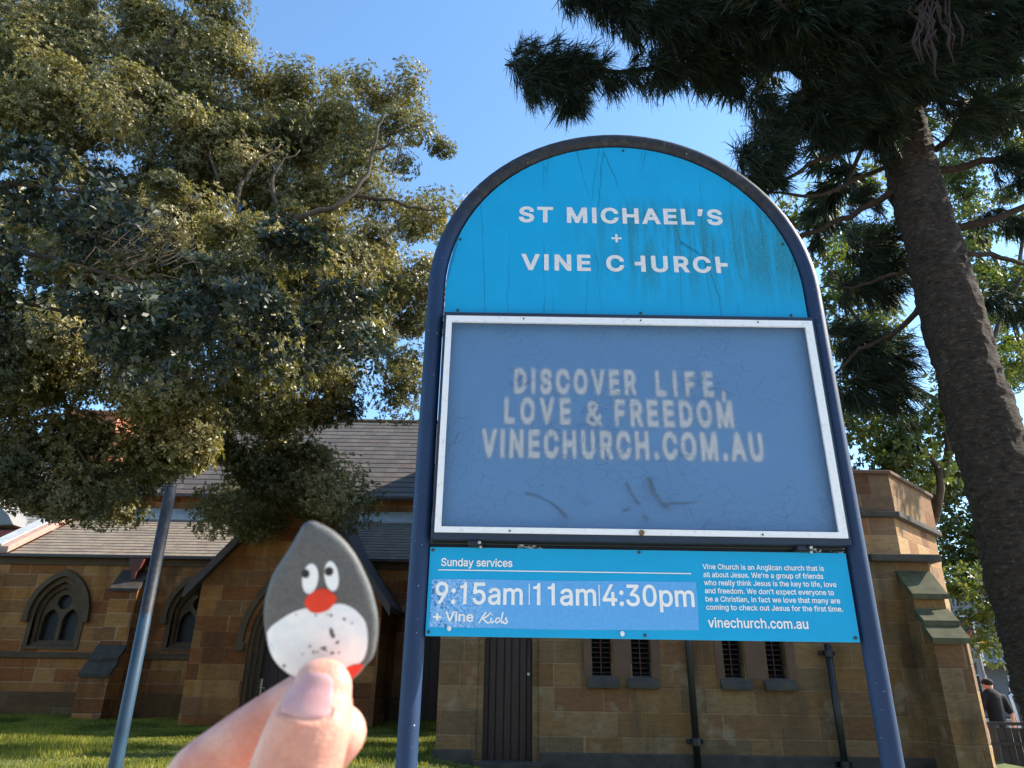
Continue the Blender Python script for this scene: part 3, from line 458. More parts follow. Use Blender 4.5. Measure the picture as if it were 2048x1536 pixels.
# angled wall with a parapet rising behind
def angled(name, mt, out, z0, z1, **k):
    o = out; n = .7071
    Ax, Ay, Bx, By = 6.87, 12.55, 8.55, 14.23
    poly = [(4.6 , Ay - o), (Ax + o * .414, Ay - o), (Bx + o, By - o * .414), (Bx + o, By + 5), (4.6, By + 5)]
    b = MB(); b.prism(poly, 'z', z0, z1); return part(b, name, mt, **k)
angled("apse_wall", M['turret'], 0, VG, 4.42)
angled("apse_parapet", M['parapet'], .05, 4.42, 5.16)
angled("apse_cornice", M['dark_stone'], .12, 4.37, 4.47, bevel=.02)
angled("apse_coping", M['dressed_red'], .11, 5.16, 5.23, bevel=.02)
G={'&':(448,['197,-7 165,-5 136,1 110,12 88,26 69,42 54,62 43,84 36,108 34,133 36,154 40,173 47,189 58,205 70,220 85,235 101,249 120,264 140,279 216,335 223,340 230,346 237,352 243,359 249,367 255,375 259,384 261,394 262,405 260,420 255,434 245,445 233,454 219,459 201,461 189,460 178,457 168,453 159,447 151,440 145,431 141,421 138,411 137,399 138,386 141,375 145,363 152,352 159,340 169,327 179,314 191,300 204,284 438,0 364,0 171,231 121,293 108,310 96,327 87,344 81,361 77,379 75,398 77,420 82,440 91,458 102,474 117,488 134,499 154,507 176,512 200,513 224,512 246,507 266,499 283,488 297,475 308,459 317,442 322,424 324,404 323,389 320,375 315,362 309,349 301,336 291,325 281,314 269,303 256,293 154,217 135,202 121,188 110,174 103,161 98,146 97,131 98,115 102,101 109,87 118,76 130,66 143,57 158,51 175,48 193,46 213,48 232,52 251,59 269,69 286,81 301,95 315,112 327,131 336,151 343,174 348,198 349,224 408,224 406,194 403,167 397,144 389,124 380,107 371,92 361,80 353,70 345,62 333,47 315,30 294,17 271,7 246,-1 221,-5']),"'":(206,['78,318 70,509 136,509 128,318']),'+':(453,['198,34 198,364 255,364 255,34','61,172 61,226 391,226 391,172']),',':(188,['38,-119 68,71 137,71 84,-119']),'.':(188,['95,-4 83,-3 73,1 63,9 55,18 51,29 50,41 51,53 55,64 63,73 73,81 83,85 95,87 107,85 118,81 128,73 135,64 140,53 141,41 140,29 135,18 128,9 118,1 107,-3']),'0':(453,['227,-7 191,-3 158,7 130,24 105,48 85,77 69,113 57,155 50,202 48,254 50,306 57,353 69,395 85,431 106,461 130,484 159,502 191,512 227,516 262,512 295,502 323,484 348,461 368,431 384,395 396,353 403,306 405,254 403,202 396,155 384,113 368,77 348,48 323,24 295,7 263,-3','227,50 250,52 271,60 290,74 306,92 320,116 330,144 338,176 342,213 344,254 342,295 338,332 330,365 320,393 306,416 290,435 271,449 250,457 227,460 203,457 182,449 163,435 147,416 134,393 123,365 115,332 111,295 109,254 111,213 115,176 123,144 134,116 147,92 163,74 182,60 203,52']),'1':(453,['76,0 76,55 391,55 391,0','276,509 276,0 212,0 212,448 209,448 86,358 86,427 198,509']),'3':(453,['218,-7 188,-5 159,1 133,10 108,22 88,38 70,57 57,79 48,104 44,132 109,132 112,115 118,100 126,87 137,76 150,66 165,59 182,54 200,51 219,50 239,51 258,55 275,61 291,69 304,80 315,93 323,108 328,125 329,145 328,163 323,180 316,196 306,211 292,223 275,234 254,241 229,246 201,248 157,248 157,299 288,448 288,452 70,452 70,509 372,509 372,461 211,278 211,289 247,290 279,286 308,276 333,262 354,244 371,222 383,198 391,173 393,145 390,116 383,90 370,66 354,45 333,27 309,12 281,2 251,-5']),'4':(453,['40,105 40,158 247,509 311,509 109,166 109,163 413,163 413,105','282,0 282,121 282,146 282,318 343,318 343,0']),'5':(453,['221,-7 192,-5 165,1 140,11 118,25 99,41 83,60 71,82 63,105 60,130 122,130 125,115 130,102 138,89 148,78 160,68 173,60 188,54 204,51 221,50 241,51 259,56 276,64 291,75 304,89 314,104 322,122 326,141 328,162 326,183 321,203 314,221 303,237 290,251 275,262 257,270 238,275 218,277 201,276 184,273 167,268 152,262 139,255 128,246 67,253 96,509 366,509 366,452 151,452 134,301 136,301 148,311 162,318 178,325 194,330 212,333 229,334 252,332 274,328 294,321 313,311 330,299 345,285 358,269 370,251 379,231 386,210 390,187 391,163 388,132 381,102 369,76 352,52 332,32 309,15 282,3 253,-4']),'9':(453,['226,516 256,513 285,506 310,494 333,478 352,458 368,434 380,408 387,378 389,347 387,322 382,296 373,270 359,240 340,207 315,168 200,0 130,0 301,248 307,248 302,238 295,229 287,221 278,214 268,207 257,202 245,198 232,195 218,195 188,197 161,203 137,214 116,229 98,247 83,269 72,294 66,321 64,352 66,382 73,411 85,436 101,459 120,479 143,494 168,506 196,513','226,460 207,459 190,454 174,446 160,435 148,423 138,407 131,390 127,372 125,352 127,331 131,313 138,295 148,280 160,268 174,257 190,250 207,245 226,243 245,245 263,249 279,257 293,267 305,280 314,295 322,312 326,330 327,350 326,371 322,390 314,407 305,422 293,435 279,446 263,454 245,459']),':':(188,['95,-4 83,-3 73,1 63,9 55,18 51,29 50,41 51,53 55,64 63,73 73,81 83,85 95,87 107,85 118,81 128,73 135,64 140,53 141,41 140,29 135,18 128,9 118,1 107,-3','95,271 83,272 73,277 63,284 55,294 51,304 50,316 51,328 55,339 63,349 73,356 83,360 95,362 107,360 118,356 128,349 135,339 140,328 141,316 140,304 135,294 128,284 118,277 107,272']),'A':(480,['16,0 201,509 276,509 463,0 395,0 287,302 280,323 272,346 264,372 255,402 244,438 232,478 245,478 233,437 222,402 213,371 204,345 197,322 191,302 85,0','110,142 110,199 370,199 370,142']),'C':(510,['267,-7 225,-3 186,7 150,25 119,49 92,79 70,115 53,157 44,203 40,254 44,305 53,352 70,393 92,429 119,459 150,484 186,501 225,512 267,516 293,514 317,511 340,504 362,496 383,485 402,471 419,456 435,438 448,418 459,397 467,373 473,348 408,348 404,365 397,380 389,395 380,407 369,418 357,428 344,437 330,444 315,449 300,453 284,455 267,456 237,453 209,445 184,432 161,414 141,391 125,364 113,332 106,295 103,254 106,213 113,177 125,145 141,117 161,94 184,76 210,63 237,56 267,53 284,54 300,56 315,60 330,65 344,72 357,81 369,90 380,102 389,114 397,128 404,144 408,160 473,160 467,135 459,112 448,91 435,71 420,53 402,38 383,24 363,13 341,5 317,-2 293,-6']),'D':(502,['219,0 96,0 96,57 215,57 254,60 288,68 318,81 343,99 363,122 379,149 390,181 397,216 399,255 397,294 390,329 379,361 364,388 344,410 320,428 291,441 258,449 221,452 93,452 93,509 225,509 273,505 315,495 353,478 385,455 412,426 433,391 449,351 458,306 462,255 458,205 449,159 433,119 411,83 384,54 351,31 312,14 268,3','125,509 125,0 60,0 60,509']),'E':(419,['60,0 60,509 372,509 372,452 125,452 125,286 355,286 355,229 125,229 125,57 375,57 375,0']),'F':(410,['60,0 60,509 369,509 369,452 125,452 125,278 346,278 346,221 125,221 125,0']),'H':(517,['60,0 60,509 125,509 125,289 392,289 392,509 457,509 457,0 392,0 392,232 125,232 125,0']),'I':(300,['31,0 31,57 118,57 118,452 31,452 31,509 269,509 269,452 183,452 183,57 269,57 269,0']),'J':(396,['185,-7 143,-2 106,11 75,33 52,63 38,100 33,145 33,173 98,173 98,145 100,117 108,93 122,74 139,61 160,53 185,50 209,53 230,61 248,74 261,93 269,117 272,145 272,509 336,509 336,145 332,100 318,63 294,33 263,11 227,-2']),'L':(393,['60,0 60,509 125,509 125,57 361,57 361,0']),'M':(628,['60,0 60,509 152,509 277,187 287,159 299,123 311,84 322,49 307,49 318,83 330,121 342,158 352,187 476,509 568,509 568,0 504,0 504,291 504,327 505,369 506,413 507,457 513,457 508,441 503,425 498,409 482,363 467,322 456,291 342,0 286,0 170,291 159,321 145,361 129,408 112,457 119,457 120,416 121,372 122,328 122,291 122,0']),'N':(523,['60,0 60,509 136,509 343,183 349,174 355,163 363,151 371,137 379,122 388,107 396,90 405,73 414,55 405,54 403,72 402,90 401,108 400,126 399,142 399,157 399,195 399,509 463,509 463,0 387,0 202,290 177,331 168,346 159,363 148,381 108,452 119,454 122,384 124,328 125,291 125,0']),'O':(533,['267,-7 225,-3 186,7 150,25 119,49 92,79 70,115 53,157 44,203 40,254 44,305 53,352 70,393 92,429 119,459 150,484 186,501 225,512 267,516 309,512 348,501 384,484 415,459 442,429 464,393 480,352 490,305 493,254 490,203 480,157 464,115 442,79 415,49 384,25 348,7 309,-3','267,53 296,55 324,63 349,76 372,94 392,116 408,144 420,176 428,213 430,254 428,295 420,332 408,365 392,392 372,415 349,433 324,446 296,453 267,456 237,453 210,445 184,433 161,415 142,392 125,364 113,332 106,295 103,254 106,213 113,176 125,144 142,117 161,94 184,76 210,63 237,55']),'R':(449,['60,0 60,509 236,509 273,506 305,500 333,489 356,473 376,455 390,433 401,408 407,381 409,352 407,323 401,296 390,271 376,250 356,232 333,217 305,206 273,200 236,198 96,198 96,255 234,255 258,256 280,260 298,267 313,276 325,287 334,300 340,316 344,333 345,352 344,371 340,389 334,405 325,419 313,430 298,440 279,446 258,451 233,452 125,452 125,0','353,0 230,229 303,229 428,0']),'S':(447,['224,-9 188,-7 156,-1 128,9 102,23 81,40 64,60 51,83 42,109 38,137 104,137 108,118 114,102 123,88 136,76 150,66 166,59 185,53 204,50 224,49 246,50 267,54 286,60 303,69 317,79 329,92 338,106 344,122 346,139 344,154 340,168 332,179 322,189 310,197 296,205 280,211 263,217 245,222 184,239 145,253 112,269 86,289 67,313 56,341 52,372 54,400 62,425 75,448 92,468 113,484 138,498 165,508 195,514 227,516 259,514 289,508 316,498 340,484 360,468 377,449 390,427 398,403 401,378 337,378 332,402 320,421 302,437 280,449 254,456 225,459 204,457 185,454 167,448 152,440 139,430 129,418 121,405 117,391 115,376 117,359 122,345 131,334 142,324 155,315 169,308 184,302 198,297 212,293 264,279 279,275 295,270 312,264 328,256 344,248 359,238 372,226 384,213 395,198 402,180 407,161 408,139 406,112 399,87 386,64 370,43 349,25 323,11 294,0 261,-7']),'T':(449,['32,452 32,509 417,509 417,452 257,452 257,0 193,0 193,452']),'U':(517,['259,-8 220,-6 186,2 154,15 126,33 103,55 85,80 71,108 63,140 60,173 60,509 124,509 124,178 126,155 132,133 141,113 153,95 169,80 187,68 208,59 232,53 259,52 285,53 309,59 331,68 349,80 364,95 377,113 385,133 391,155 393,178 393,509 457,509 457,173 454,140 446,108 433,80 414,55 391,33 363,15 332,2 297,-6']),'V':(480,['204,0 16,509 84,509 192,206 199,187 207,164 215,137 225,106 236,71 248,31 235,31 247,71 257,107 267,138 276,165 283,187 290,206 395,509 463,509 278,0']),'W':(686,['155,0 16,509 82,509 163,196 167,179 172,162 175,145 187,94 190,76 194,58 197,40 189,40 193,58 196,76 200,94 203,111 207,128 211,145 224,196 306,509 380,509 462,196 466,179 470,162 474,145 486,94 490,76 494,58 497,40 488,40 492,58 495,76 499,94 503,111 506,128 510,145 523,196 603,509 670,509 530,0 455,0 368,323 362,345 357,368 351,391 346,417 341,445 336,475 350,475 345,446 340,420 335,395 330,371 324,347 318,323 230,0']),'a':(389,['160,-9 137,-7 115,-3 94,5 76,15 60,29 48,45 38,63 32,84 30,108 32,128 36,146 43,161 53,174 64,184 78,193 92,200 108,206 125,211 143,214 161,217 178,220 234,227 247,229 257,231 265,235 271,240 274,246 276,255 276,257 275,272 272,285 267,297 260,307 251,315 240,322 227,327 212,330 196,331 178,330 163,327 149,322 137,316 127,309 118,301 110,292 104,283 100,274 41,291 51,313 64,331 79,346 95,358 114,368 133,375 153,380 173,383 194,384 208,384 223,382 239,379 255,375 271,369 286,360 300,350 312,336 322,320 330,301 335,278 337,251 337,0 277,0 277,52 272,52 267,43 260,34 252,25 242,16 229,8 215,1 199,-4 181,-7','170,45 192,47 211,51 228,59 242,68 254,80 263,93 270,108 274,122 276,138 276,190 272,187 267,184 259,182 251,180 241,178 231,176 200,171 175,168 161,166 147,163 134,159 122,153 112,147 103,139 97,130 93,118 92,105 93,93 96,82 102,72 109,64 119,57 130,52 142,48 156,46']),'b':(424,['229,-8 208,-7 189,-3 172,4 159,12 147,21 138,31 130,41 123,50 118,59 112,59 112,0 53,0 53,509 114,509 114,319 118,319 123,327 130,336 137,346 147,355 158,364 171,373 188,379 207,383 229,384 259,382 287,374 313,361 335,342 354,320 370,293 381,261 388,227 390,189 388,151 381,116 370,84 355,57 336,34 313,16 288,3 260,-6','220,47 242,49 262,55 279,66 294,80 306,97 316,117 323,139 327,163 328,189 327,215 323,239 316,261 307,281 295,298 280,311 262,322 243,328 220,330 198,328 178,322 161,312 147,299 134,282 125,263 118,241 114,216 113,189 114,162 118,138 125,115 135,95 147,78 162,65 179,55 198,49']),'c':(396,['207,-8 174,-5 144,3 117,16 93,35 72,58 56,85 44,116 37,150 34,187 37,225 44,260 56,291 72,318 93,341 117,360 144,374 174,382 207,384 226,384 243,381 260,377 276,371 291,364 305,356 318,346 330,335 340,322 349,308 356,293 362,277 303,262 300,272 295,281 290,289 284,297 278,304 270,311 261,316 252,321 242,325 231,328 220,329 207,330 184,328 163,321 145,310 130,296 118,278 108,258 102,236 98,212 96,187 98,163 102,139 108,117 118,97 130,80 145,66 163,55 184,49 207,46 220,47 232,49 243,52 253,55 262,60 271,66 279,73 285,80 292,89 297,98 301,107 304,117 363,102 357,86 350,70 341,56 331,43 319,32 306,21 292,12 277,5 261,-1 244,-5 226,-7']),'d':(424,['195,-8 165,-6 137,3 111,16 89,34 70,57 55,84 43,116 36,151 34,189 36,227 43,261 55,293 70,320 89,342 112,361 137,374 165,382 196,384 218,383 237,379 253,373 267,364 278,355 287,346 295,336 301,327 306,319 311,319 311,509 372,509 372,0 313,0 313,59 307,59 301,50 295,41 287,31 277,21 266,12 252,4 236,-3 217,-7','205,47 226,49 246,55 263,65 278,78 290,95 299,115 306,138 310,162 312,189 310,216 306,241 300,263 290,282 278,299 263,312 246,322 227,328 205,330 182,328 162,322 145,311 130,298 118,281 108,261 102,239 98,215 96,189 98,163 102,139 109,117 118,97 130,80 145,66 162,55 182,49']),'e':(404,['212,-8 177,-5 145,3 117,16 92,35 72,58 56,85 44,116 37,150 34,187 36,224 44,258 55,290 71,317 91,340 115,359 142,373 172,382 205,384 226,383 246,380 266,374 285,366 303,355 319,341 334,324 347,305 357,282 365,256 370,227 371,194 371,169 75,169 75,221 338,221 310,202 308,226 304,248 298,269 288,286 277,301 263,314 246,323 227,328 205,330 183,328 164,323 146,313 131,301 119,286 109,270 102,251 97,231 96,211 96,178 98,151 102,127 110,106 121,88 135,73 151,61 169,53 190,48 212,46 227,47 241,49 254,53 265,58 276,65 285,73 294,82 300,93 306,105 365,91 358,72 348,55 335,39 320,26 302,14 283,4 261,-3 237,-7']),'f':(254,['228,379 228,327 6,327 6,379','81,0 81,432 82,452 87,470 96,486 107,499 120,510 135,519 152,525 169,529 187,530 201,530 212,529 222,527 231,525 238,523 243,521 227,468 215,472 209,473 202,474 195,474 178,472 164,468 154,460 147,449 143,435 142,419 142,0']),'g':(425,['207,-151 180,-149 156,-146 134,-140 114,-132 97,-122 82,-110 70,-97 59,-84 51,-69 101,-41 107,-49 114,-57 122,-66 131,-74 142,-82 154,-88 169,-93 187,-96 207,-97 236,-95 261,-87 282,-75 298,-58 308,-34 311,-6 311,68 306,68 301,60 294,51 287,41 277,32 266,23 252,16 236,10 217,6 195,5 165,7 138,14 113,27 90,43 71,65 55,90 43,120 36,154 34,191 36,229 43,263 55,293 71,320 90,342 112,361 138,374 166,382 196,384 218,383 237,379 253,373 267,365 279,356 288,346 296,336 302,327 308,319 313,319 313,379 372,379 372,-9 370,-40 363,-67 350,-90 334,-109 314,-124 291,-136 265,-144 237,-149','205,59 227,61 246,66 264,75 278,87 290,103 300,121 307,142 311,166 312,193 311,219 307,242 300,264 291,283 279,299 264,312 247,322 227,328 205,330 182,328 163,322 145,312 130,298 118,282 109,262 102,241 98,218 96,193 98,167 102,144 109,123 118,104 131,88 145,76 163,66 183,61']),'h':(410,['114,227 114,0 53,0 53,509 114,509 114,287 102,287 116,319 132,344 152,362 175,374 200,382 227,384 252,383 275,377 295,369 313,356 328,340 341,321 350,298 355,271 357,240 357,0 296,0 296,235 293,263 286,286 273,304 256,318 235,326 210,329 192,328 176,324 161,317 147,308 136,297 126,283 119,266 115,248']),'i':(167,['53,0 53,379 114,379 114,0','84,443 73,444 63,448 54,455 47,463 43,472 41,483 43,494 47,504 54,512 63,518 73,522 84,524 95,522 105,518 114,512 121,504 125,494 126,483 125,472 121,463 114,455 105,448 95,444']),'k':(381,['110,137 110,212 121,212 284,379 360,379 184,199 177,199','53,0 53,509 114,509 114,0','294,0 148,186 191,229 372,0']),'l':(189,['139,-2 112,0 91,8 74,20 62,37 55,59 53,84 53,509 114,509 114,99 114,83 117,71 120,62 126,57 135,53 146,52 160,53 170,54 181,3 162,-1 154,-2 147,-2']),'m':(610,['53,0 53,379 112,379 112,295 108,295 114,314 122,331 132,346 144,358 158,368 172,376 187,382 203,385 219,386 245,383 268,375 287,361 303,342 314,320 321,295 312,295 318,312 326,329 337,343 350,356 364,366 381,375 398,381 417,385 437,386 458,385 478,380 497,372 514,361 529,346 541,328 550,307 555,283 557,255 557,0 496,0 496,254 493,279 485,298 473,313 456,323 438,329 419,330 402,329 387,326 374,320 363,312 353,302 345,290 340,277 336,263 335,247 335,0 274,0 274,260 272,280 265,297 253,311 238,322 220,328 199,330 185,329 171,326 158,320 145,312 135,302 126,289 119,274 115,257 114,238 114,0']),'n':(410,['114,227 114,0 53,0 53,379 112,379 112,287 102,287 116,319 132,344 152,362 175,374 200,382 227,384 252,383 275,377 295,369 313,356 328,340 341,321 350,298 355,271 357,240 357,0 296,0 296,235 293,263 286,286 273,304 256,318 235,326 210,329 192,328 176,324 161,317 147,308 136,297 126,283 119,266 115,248']),'o':(415,['207,-8 174,-5 144,3 117,16 93,35 72,58 56,85 44,116 37,150 34,187 37,225 44,260 56,291 72,318 93,341 117,360 144,374 174,382 207,384 241,382 271,374 299,360 323,341 343,318 359,291 371,260 379,225 381,187 379,150 371,116 359,85 343,58 323,35 299,16 271,3 241,-5','207,46 231,49 252,55 270,66 285,80 298,97 307,117 314,139 318,163 319,187 318,212 314,236 307,258 298,278 285,296 270,310 252,321 231,328 207,330 184,328 163,321 145,310 130,296 118,278 108,258 102,236 98,212 96,187 98,163 102,139 108,117 118,97 130,80 145,66 163,55 184,49']),'p':(424,['53,-143 53,379 112,379 112,319 118,319 123,327 130,336 137,346 147,355 158,364 171,373 188,379 207,383 229,384 259,382 287,374 313,361 335,342 354,320 370,293 381,261 388,227 390,189 388,151 381,116 370,84 355,57 336,34 313,16 288,3 260,-6 229,-8 208,-7 189,-3 173,4 159,12 147,21 138,31 130,41 124,50 118,59 114,59 114,-143','220,47 242,49 262,55 279,66 294,80 306,97 316,117 323,139 327,163 328,189 327,215 323,239 316,261 307,281 295,298 280,311 262,322 243,328 220,330 198,328 178,322 161,312 147,299 134,282 125,263 118,241 114,216 113,189 114,162 118,138 125,115 135,95 147,78 162,65 179,55 198,49']),'r':(259,['53,0 53,379 112,379 112,321 115,321 124,339 137,354 152,367 171,377 191,383 213,385 229,384 243,384 243,322 230,324 223,325 215,326 207,326 190,324 174,321 159,315 146,306 135,296 126,284 119,269 115,254 114,237 114,0']),'s':(365,['182,-8 157,-7 133,-3 112,3 93,12 76,24 62,38 50,54 41,73 36,94 94,107 101,87 111,72 124,60 141,52 160,47 181,45 206,47 227,53 244,62 258,74 265,88 268,103 266,115 262,126 254,136 243,144 229,150 212,155 149,170 118,180 92,192 72,208 58,227 50,249 47,274 49,295 55,314 65,332 79,347 95,360 115,370 137,378 161,383 187,384 212,383 234,379 254,372 271,363 286,352 299,339 309,324 318,308 324,290 268,277 262,291 254,304 243,316 228,325 210,331 187,333 166,331 147,326 131,317 119,305 111,292 109,277 110,264 115,253 124,243 136,235 152,229 172,223 229,209 261,200 287,187 306,171 320,153 328,131 331,107 329,85 323,65 312,47 298,31 281,18 260,6 236,-2 210,-7']),'t':(227,['204,379 204,327 6,327 6,379','65,471 126,471 126,98 127,83 130,70 136,61 144,55 156,51 170,50 185,51 202,54 213,2 207,0 200,-2 192,-3 184,-3 176,-4 168,-4 138,-1 113,7 92,21 77,41 68,64 65,93']),'u':(410,['182,-5 158,-3 135,2 115,11 97,23 82,39 69,59 60,82 54,109 53,139 53,379 114,379 114,144 116,117 124,94 137,75 154,61 175,53 200,50 218,51 234,55 249,62 263,71 274,83 283,97 290,113 295,132 296,153 296,379 357,379 357,0 298,0 298,92 307,92 294,60 277,35 257,17 234,5 209,-3']),'v':(389,['163,0 17,379 84,379 165,155 173,132 180,110 187,87 193,64 199,42 206,21 184,21 191,42 197,64 203,87 209,110 216,132 224,155 305,379 371,379 226,0']),'w':(567,['138,0 23,379 87,379 133,214 140,190 147,164 154,137 161,107 168,75 175,41 165,41 172,74 179,105 186,135 192,163 199,189 206,214 252,379 316,379 362,214 368,189 375,163 382,136 388,106 395,75 402,41 391,41 399,75 406,106 413,135 420,163 427,189 434,214 480,379 545,379 429,0 368,0 319,172 305,225 300,243 295,262 291,280 277,338 291,338 277,280 263,225 258,207 253,189 248,172 199,0']),'x':(379,['21,0 171,218 171,171 29,379 100,379 147,306 159,287 170,270 179,253 188,237 198,221 207,206 175,206 185,221 194,237 202,253 211,270 222,287 233,306 282,379 352,379 209,169 209,214 358,0 287,0 231,85 219,103 209,120 200,136 191,152 182,167 173,182 205,182 195,167 187,152 178,136 170,120 160,103 148,85 91,0']),'y':(389,['47,-139 61,-86 71,-87 83,-89 94,-90 104,-89 113,-86 122,-81 130,-74 138,-64 145,-51 151,-36 163,-1 17,379 84,379 165,155 173,132 180,109 187,87 193,64 199,42 206,21 184,21 190,42 196,64 202,87 209,110 216,132 224,155 305,379 371,379 204,-58 196,-77 187,-93 177,-107 165,-119 153,-128 139,-136 125,-141 109,-144 91,-145 82,-145 73,-144 65,-143 57,-142 52,-140']),}
# ------------------------------------------------------------------ lettering
CAPH = max(float(p.split(',')[1]) for p in G['H'][1][0].split())
hp = [tuple(map(float, q.split(','))) for q in G['H'][1][0].split()]
hx0, hx1 = min(p[0] for p in hp), max(p[0] for p in hp); st = (hx1 - hx0) * .17; hm = CAPH / 2
def rl(a, b_, c, d): return ' '.join('%f,%f' % q for q in [(a, c), (b_, c), (b_, d), (a, d)])
G['{'] = (G['H'][0], [' '.join('%f,%f' % q for q in [(hx0 + .40 * (hx1 - hx0), hm - st / 2), (hx1 - st, hm - st / 2), (hx1 - st, 0), (hx1, 0), (hx1, CAPH), (hx1 - st, CAPH), (hx1 - st, hm + st / 2), (hx0 + .40 * (hx1 - hx0), hm + st / 2)])])   # a letter with one stem peeled off
G['}'] = (G['H'][0], [' '.join('%f,%f' % q for q in [(hx0, 0), (hx0 + st, 0), (hx0 + st, hm - st / 2), (hx0 + .68 * (hx1 - hx0), hm - st / 2), (hx0 + .68 * (hx1 - hx0), hm + st / 2), (hx0 + st, hm + st / 2), (hx0 + st, CAPH), (hx0, CAPH)])])
def pg(*q): return ' '.join('%f,%f' % p for p in q)
G['I'] = (int(st + 2 * hx0), [pg((hx0, 0), (hx0 + st, 0), (hx0 + st, CAPH), (hx0, CAPH))])
G["'"] = (200, [pg((55, CAPH * .62), (115, CAPH * .62), (160, CAPH), (78, CAPH))])
G['1'] = (380, [pg((190, 0), (252, 0), (252, CAPH), (208, CAPH), (190, CAPH * .90), (155, CAPH * .845), (90, CAPH * .835), (90, CAPH * .765), (190, CAPH * .765))])
from mathutils.geometry import delaunay_2d_cdt
def area(c): return sum(c[i][0] * c[(i + 1) % len(c)][1] - c[(i + 1) % len(c)][0] * c[i][1] for i in range(len(c))) / 2
def inside(p, c):
    r = False
    for i in range(len(c)):
        (x0, y0), (x1, y1) = c[i], c[i - 1]
        if (y0 > p[1]) != (y1 > p[1]) and p[0] < (x1 - x0) * (p[1] - y0) / (y1 - y0) + x0: r = not r
    return r
def wind(p, cs):
    w = 0
    for c in cs:
        for i in range(len(c)):
            (x0, y0), (x1, y1) = c[i - 1], c[i]; s = (x1 - x0) * (p[1] - y0) - (p[0] - x0) * (y1 - y0)
            if y0 <= p[1] < y1 and s > 0: w += 1
            if y1 <= p[1] < y0 and s < 0: w -= 1
    return w
GC = {}
def contours(ch): return [[tuple(map(float, q.split(','))) for q in c.split()] for c in G[ch][1]]
def glyph(ch, bold):
    """triangles of a letter whose outlines may cross each other"""
    key = (ch, round(bold, 2))
    if key not in GC:
        cs = [fatten(c, bold) for c in contours(ch)]; vs = []; es = []
        for c in cs: b0 = len(vs); vs += [Vector(p) for p in c]; es += [(b0 + i, b0 + (i + 1) % len(c)) for i in range(len(c))]
        ov, oe, of, *_ = delaunay_2d_cdt(vs, es, [], 0, 1e-4)
        GC[key] = ([tuple(v) for v in ov], [f for f in of if wind(tuple(sum((ov[i] for i in f), Vector((0, 0))) / len(f)), cs) != 0])
    return GC[key]
def text(mb, s, x0, x1, z, cap, y, bold=0, fit='scale', mi=0):
    """a line of letters from x0 to x1 on the baseline z, capitals of height cap"""
    k = cap / CAPH; wd = lambda ch: 200 if ch == ' ' else G[ch][0]
    lb = min(p[0] for c in contours(s[0]) for p in c); xe = max(p[0] for c in contours(s[-1]) for p in c)
    nat = sum(wd(c) for c in s[:-1]) + xe - lb
    if fit == 'scale': kx = (x1 - x0) / nat; tr = 0
    else: kx = k * (fit if isinstance(fit, float) else 1); tr = ((x1 - x0) / kx - nat) / max(1, len(s) - 1)
    pen = -lb
    for ch in s:
        if ch != ' ':
            v, f = glyph(ch, bold / k); mb.add([((p[0] + pen) * kx + x0, y, p[1] * k + z) for p in v], f, mi)
        pen += wd(ch) + tr
    return mb
def fatten(c, d):
    """outline moved out by d (holes, which turn the other way, close by d)"""
    if not d: return c
    sg = FAT_SIGN; out = []; n = len(c)
    for i in range(n):
        p0, p, p1 = Vector(c[i - 1]), Vector(c[i]), Vector(c[(i + 1) % n]); e0, e1 = (p - p0), (p1 - p)
        if e0.length < 1e-9 or e1.length < 1e-9: out.append(c[i]); continue
        e0.normalize(); e1.normalize(); n0, n1 = Vector((e0.y, -e0.x)), Vector((e1.y, -e1.x)); q = n0 + n1
        if q.length < .2: q = n0
        q.normalize(); k = d / max(.6, q.dot(n0)); out.append((p.x + q.x * k * sg, p.y + q.y * k * sg))
    return out
FAT_SIGN = math.copysign(1, area([tuple(map(float, q.split(','))) for q in G['L'][1][0].split()]))
for ch in "{}I'1": G[ch] = (G[ch][0], [' '.join(reversed(c.split())) if area(contours(ch)[0]) * FAT_SIGN < 0 else c for c in G[ch][1]])
def line(par, mt, *a, **k):
    b = MB(); text(b, *a, **k); return b.build("lettering", mt, par)
def stroke(mb, pts, w, y, mi=0):
    """a brush stroke in X/Z of the given widths"""
    n = len(pts); ws = w if hasattr(w, '__len__') else [w] * n; v = []
    for i, p in enumerate(pts):
        a, b_ = pts[max(i - 1, 0)], pts[min(i + 1, n - 1)]; d = Vector((b_[0] - a[0], b_[1] - a[1])).normalized(); q = Vector((-d.y, d.x)) * ws[i] / 2
        v += [(p[0] + q.x, y, p[1] + q.y), (p[0] - q.x, y, p[1] - q.y)]
    return mb.add(v, [(2 * i, 2 * i + 1, 2 * i + 3, 2 * i + 2) for i in range(n - 1)], mi)
def smoothline(pts, k=4):
    P = [Vector((*p, 0)) if len(p) == 2 else Vector(p) for p in pts]; out = []
    for i in range(len(P) - 1):
        a, b_, c, d = P[max(i - 1, 0)], P[i], P[i + 1], P[min(i + 2, len(P) - 1)]
        for j in range(k):
            t = j / k; out.append(.5 * (2 * b_ + (c - a) * t + (2 * a - 5 * b_ + 4 * c - d) * t * t + (3 * b_ - a - 3 * c + d) * t ** 3))
    out.append(P[-1]); return [tuple(q)[:len(pts[0])] for q in out]

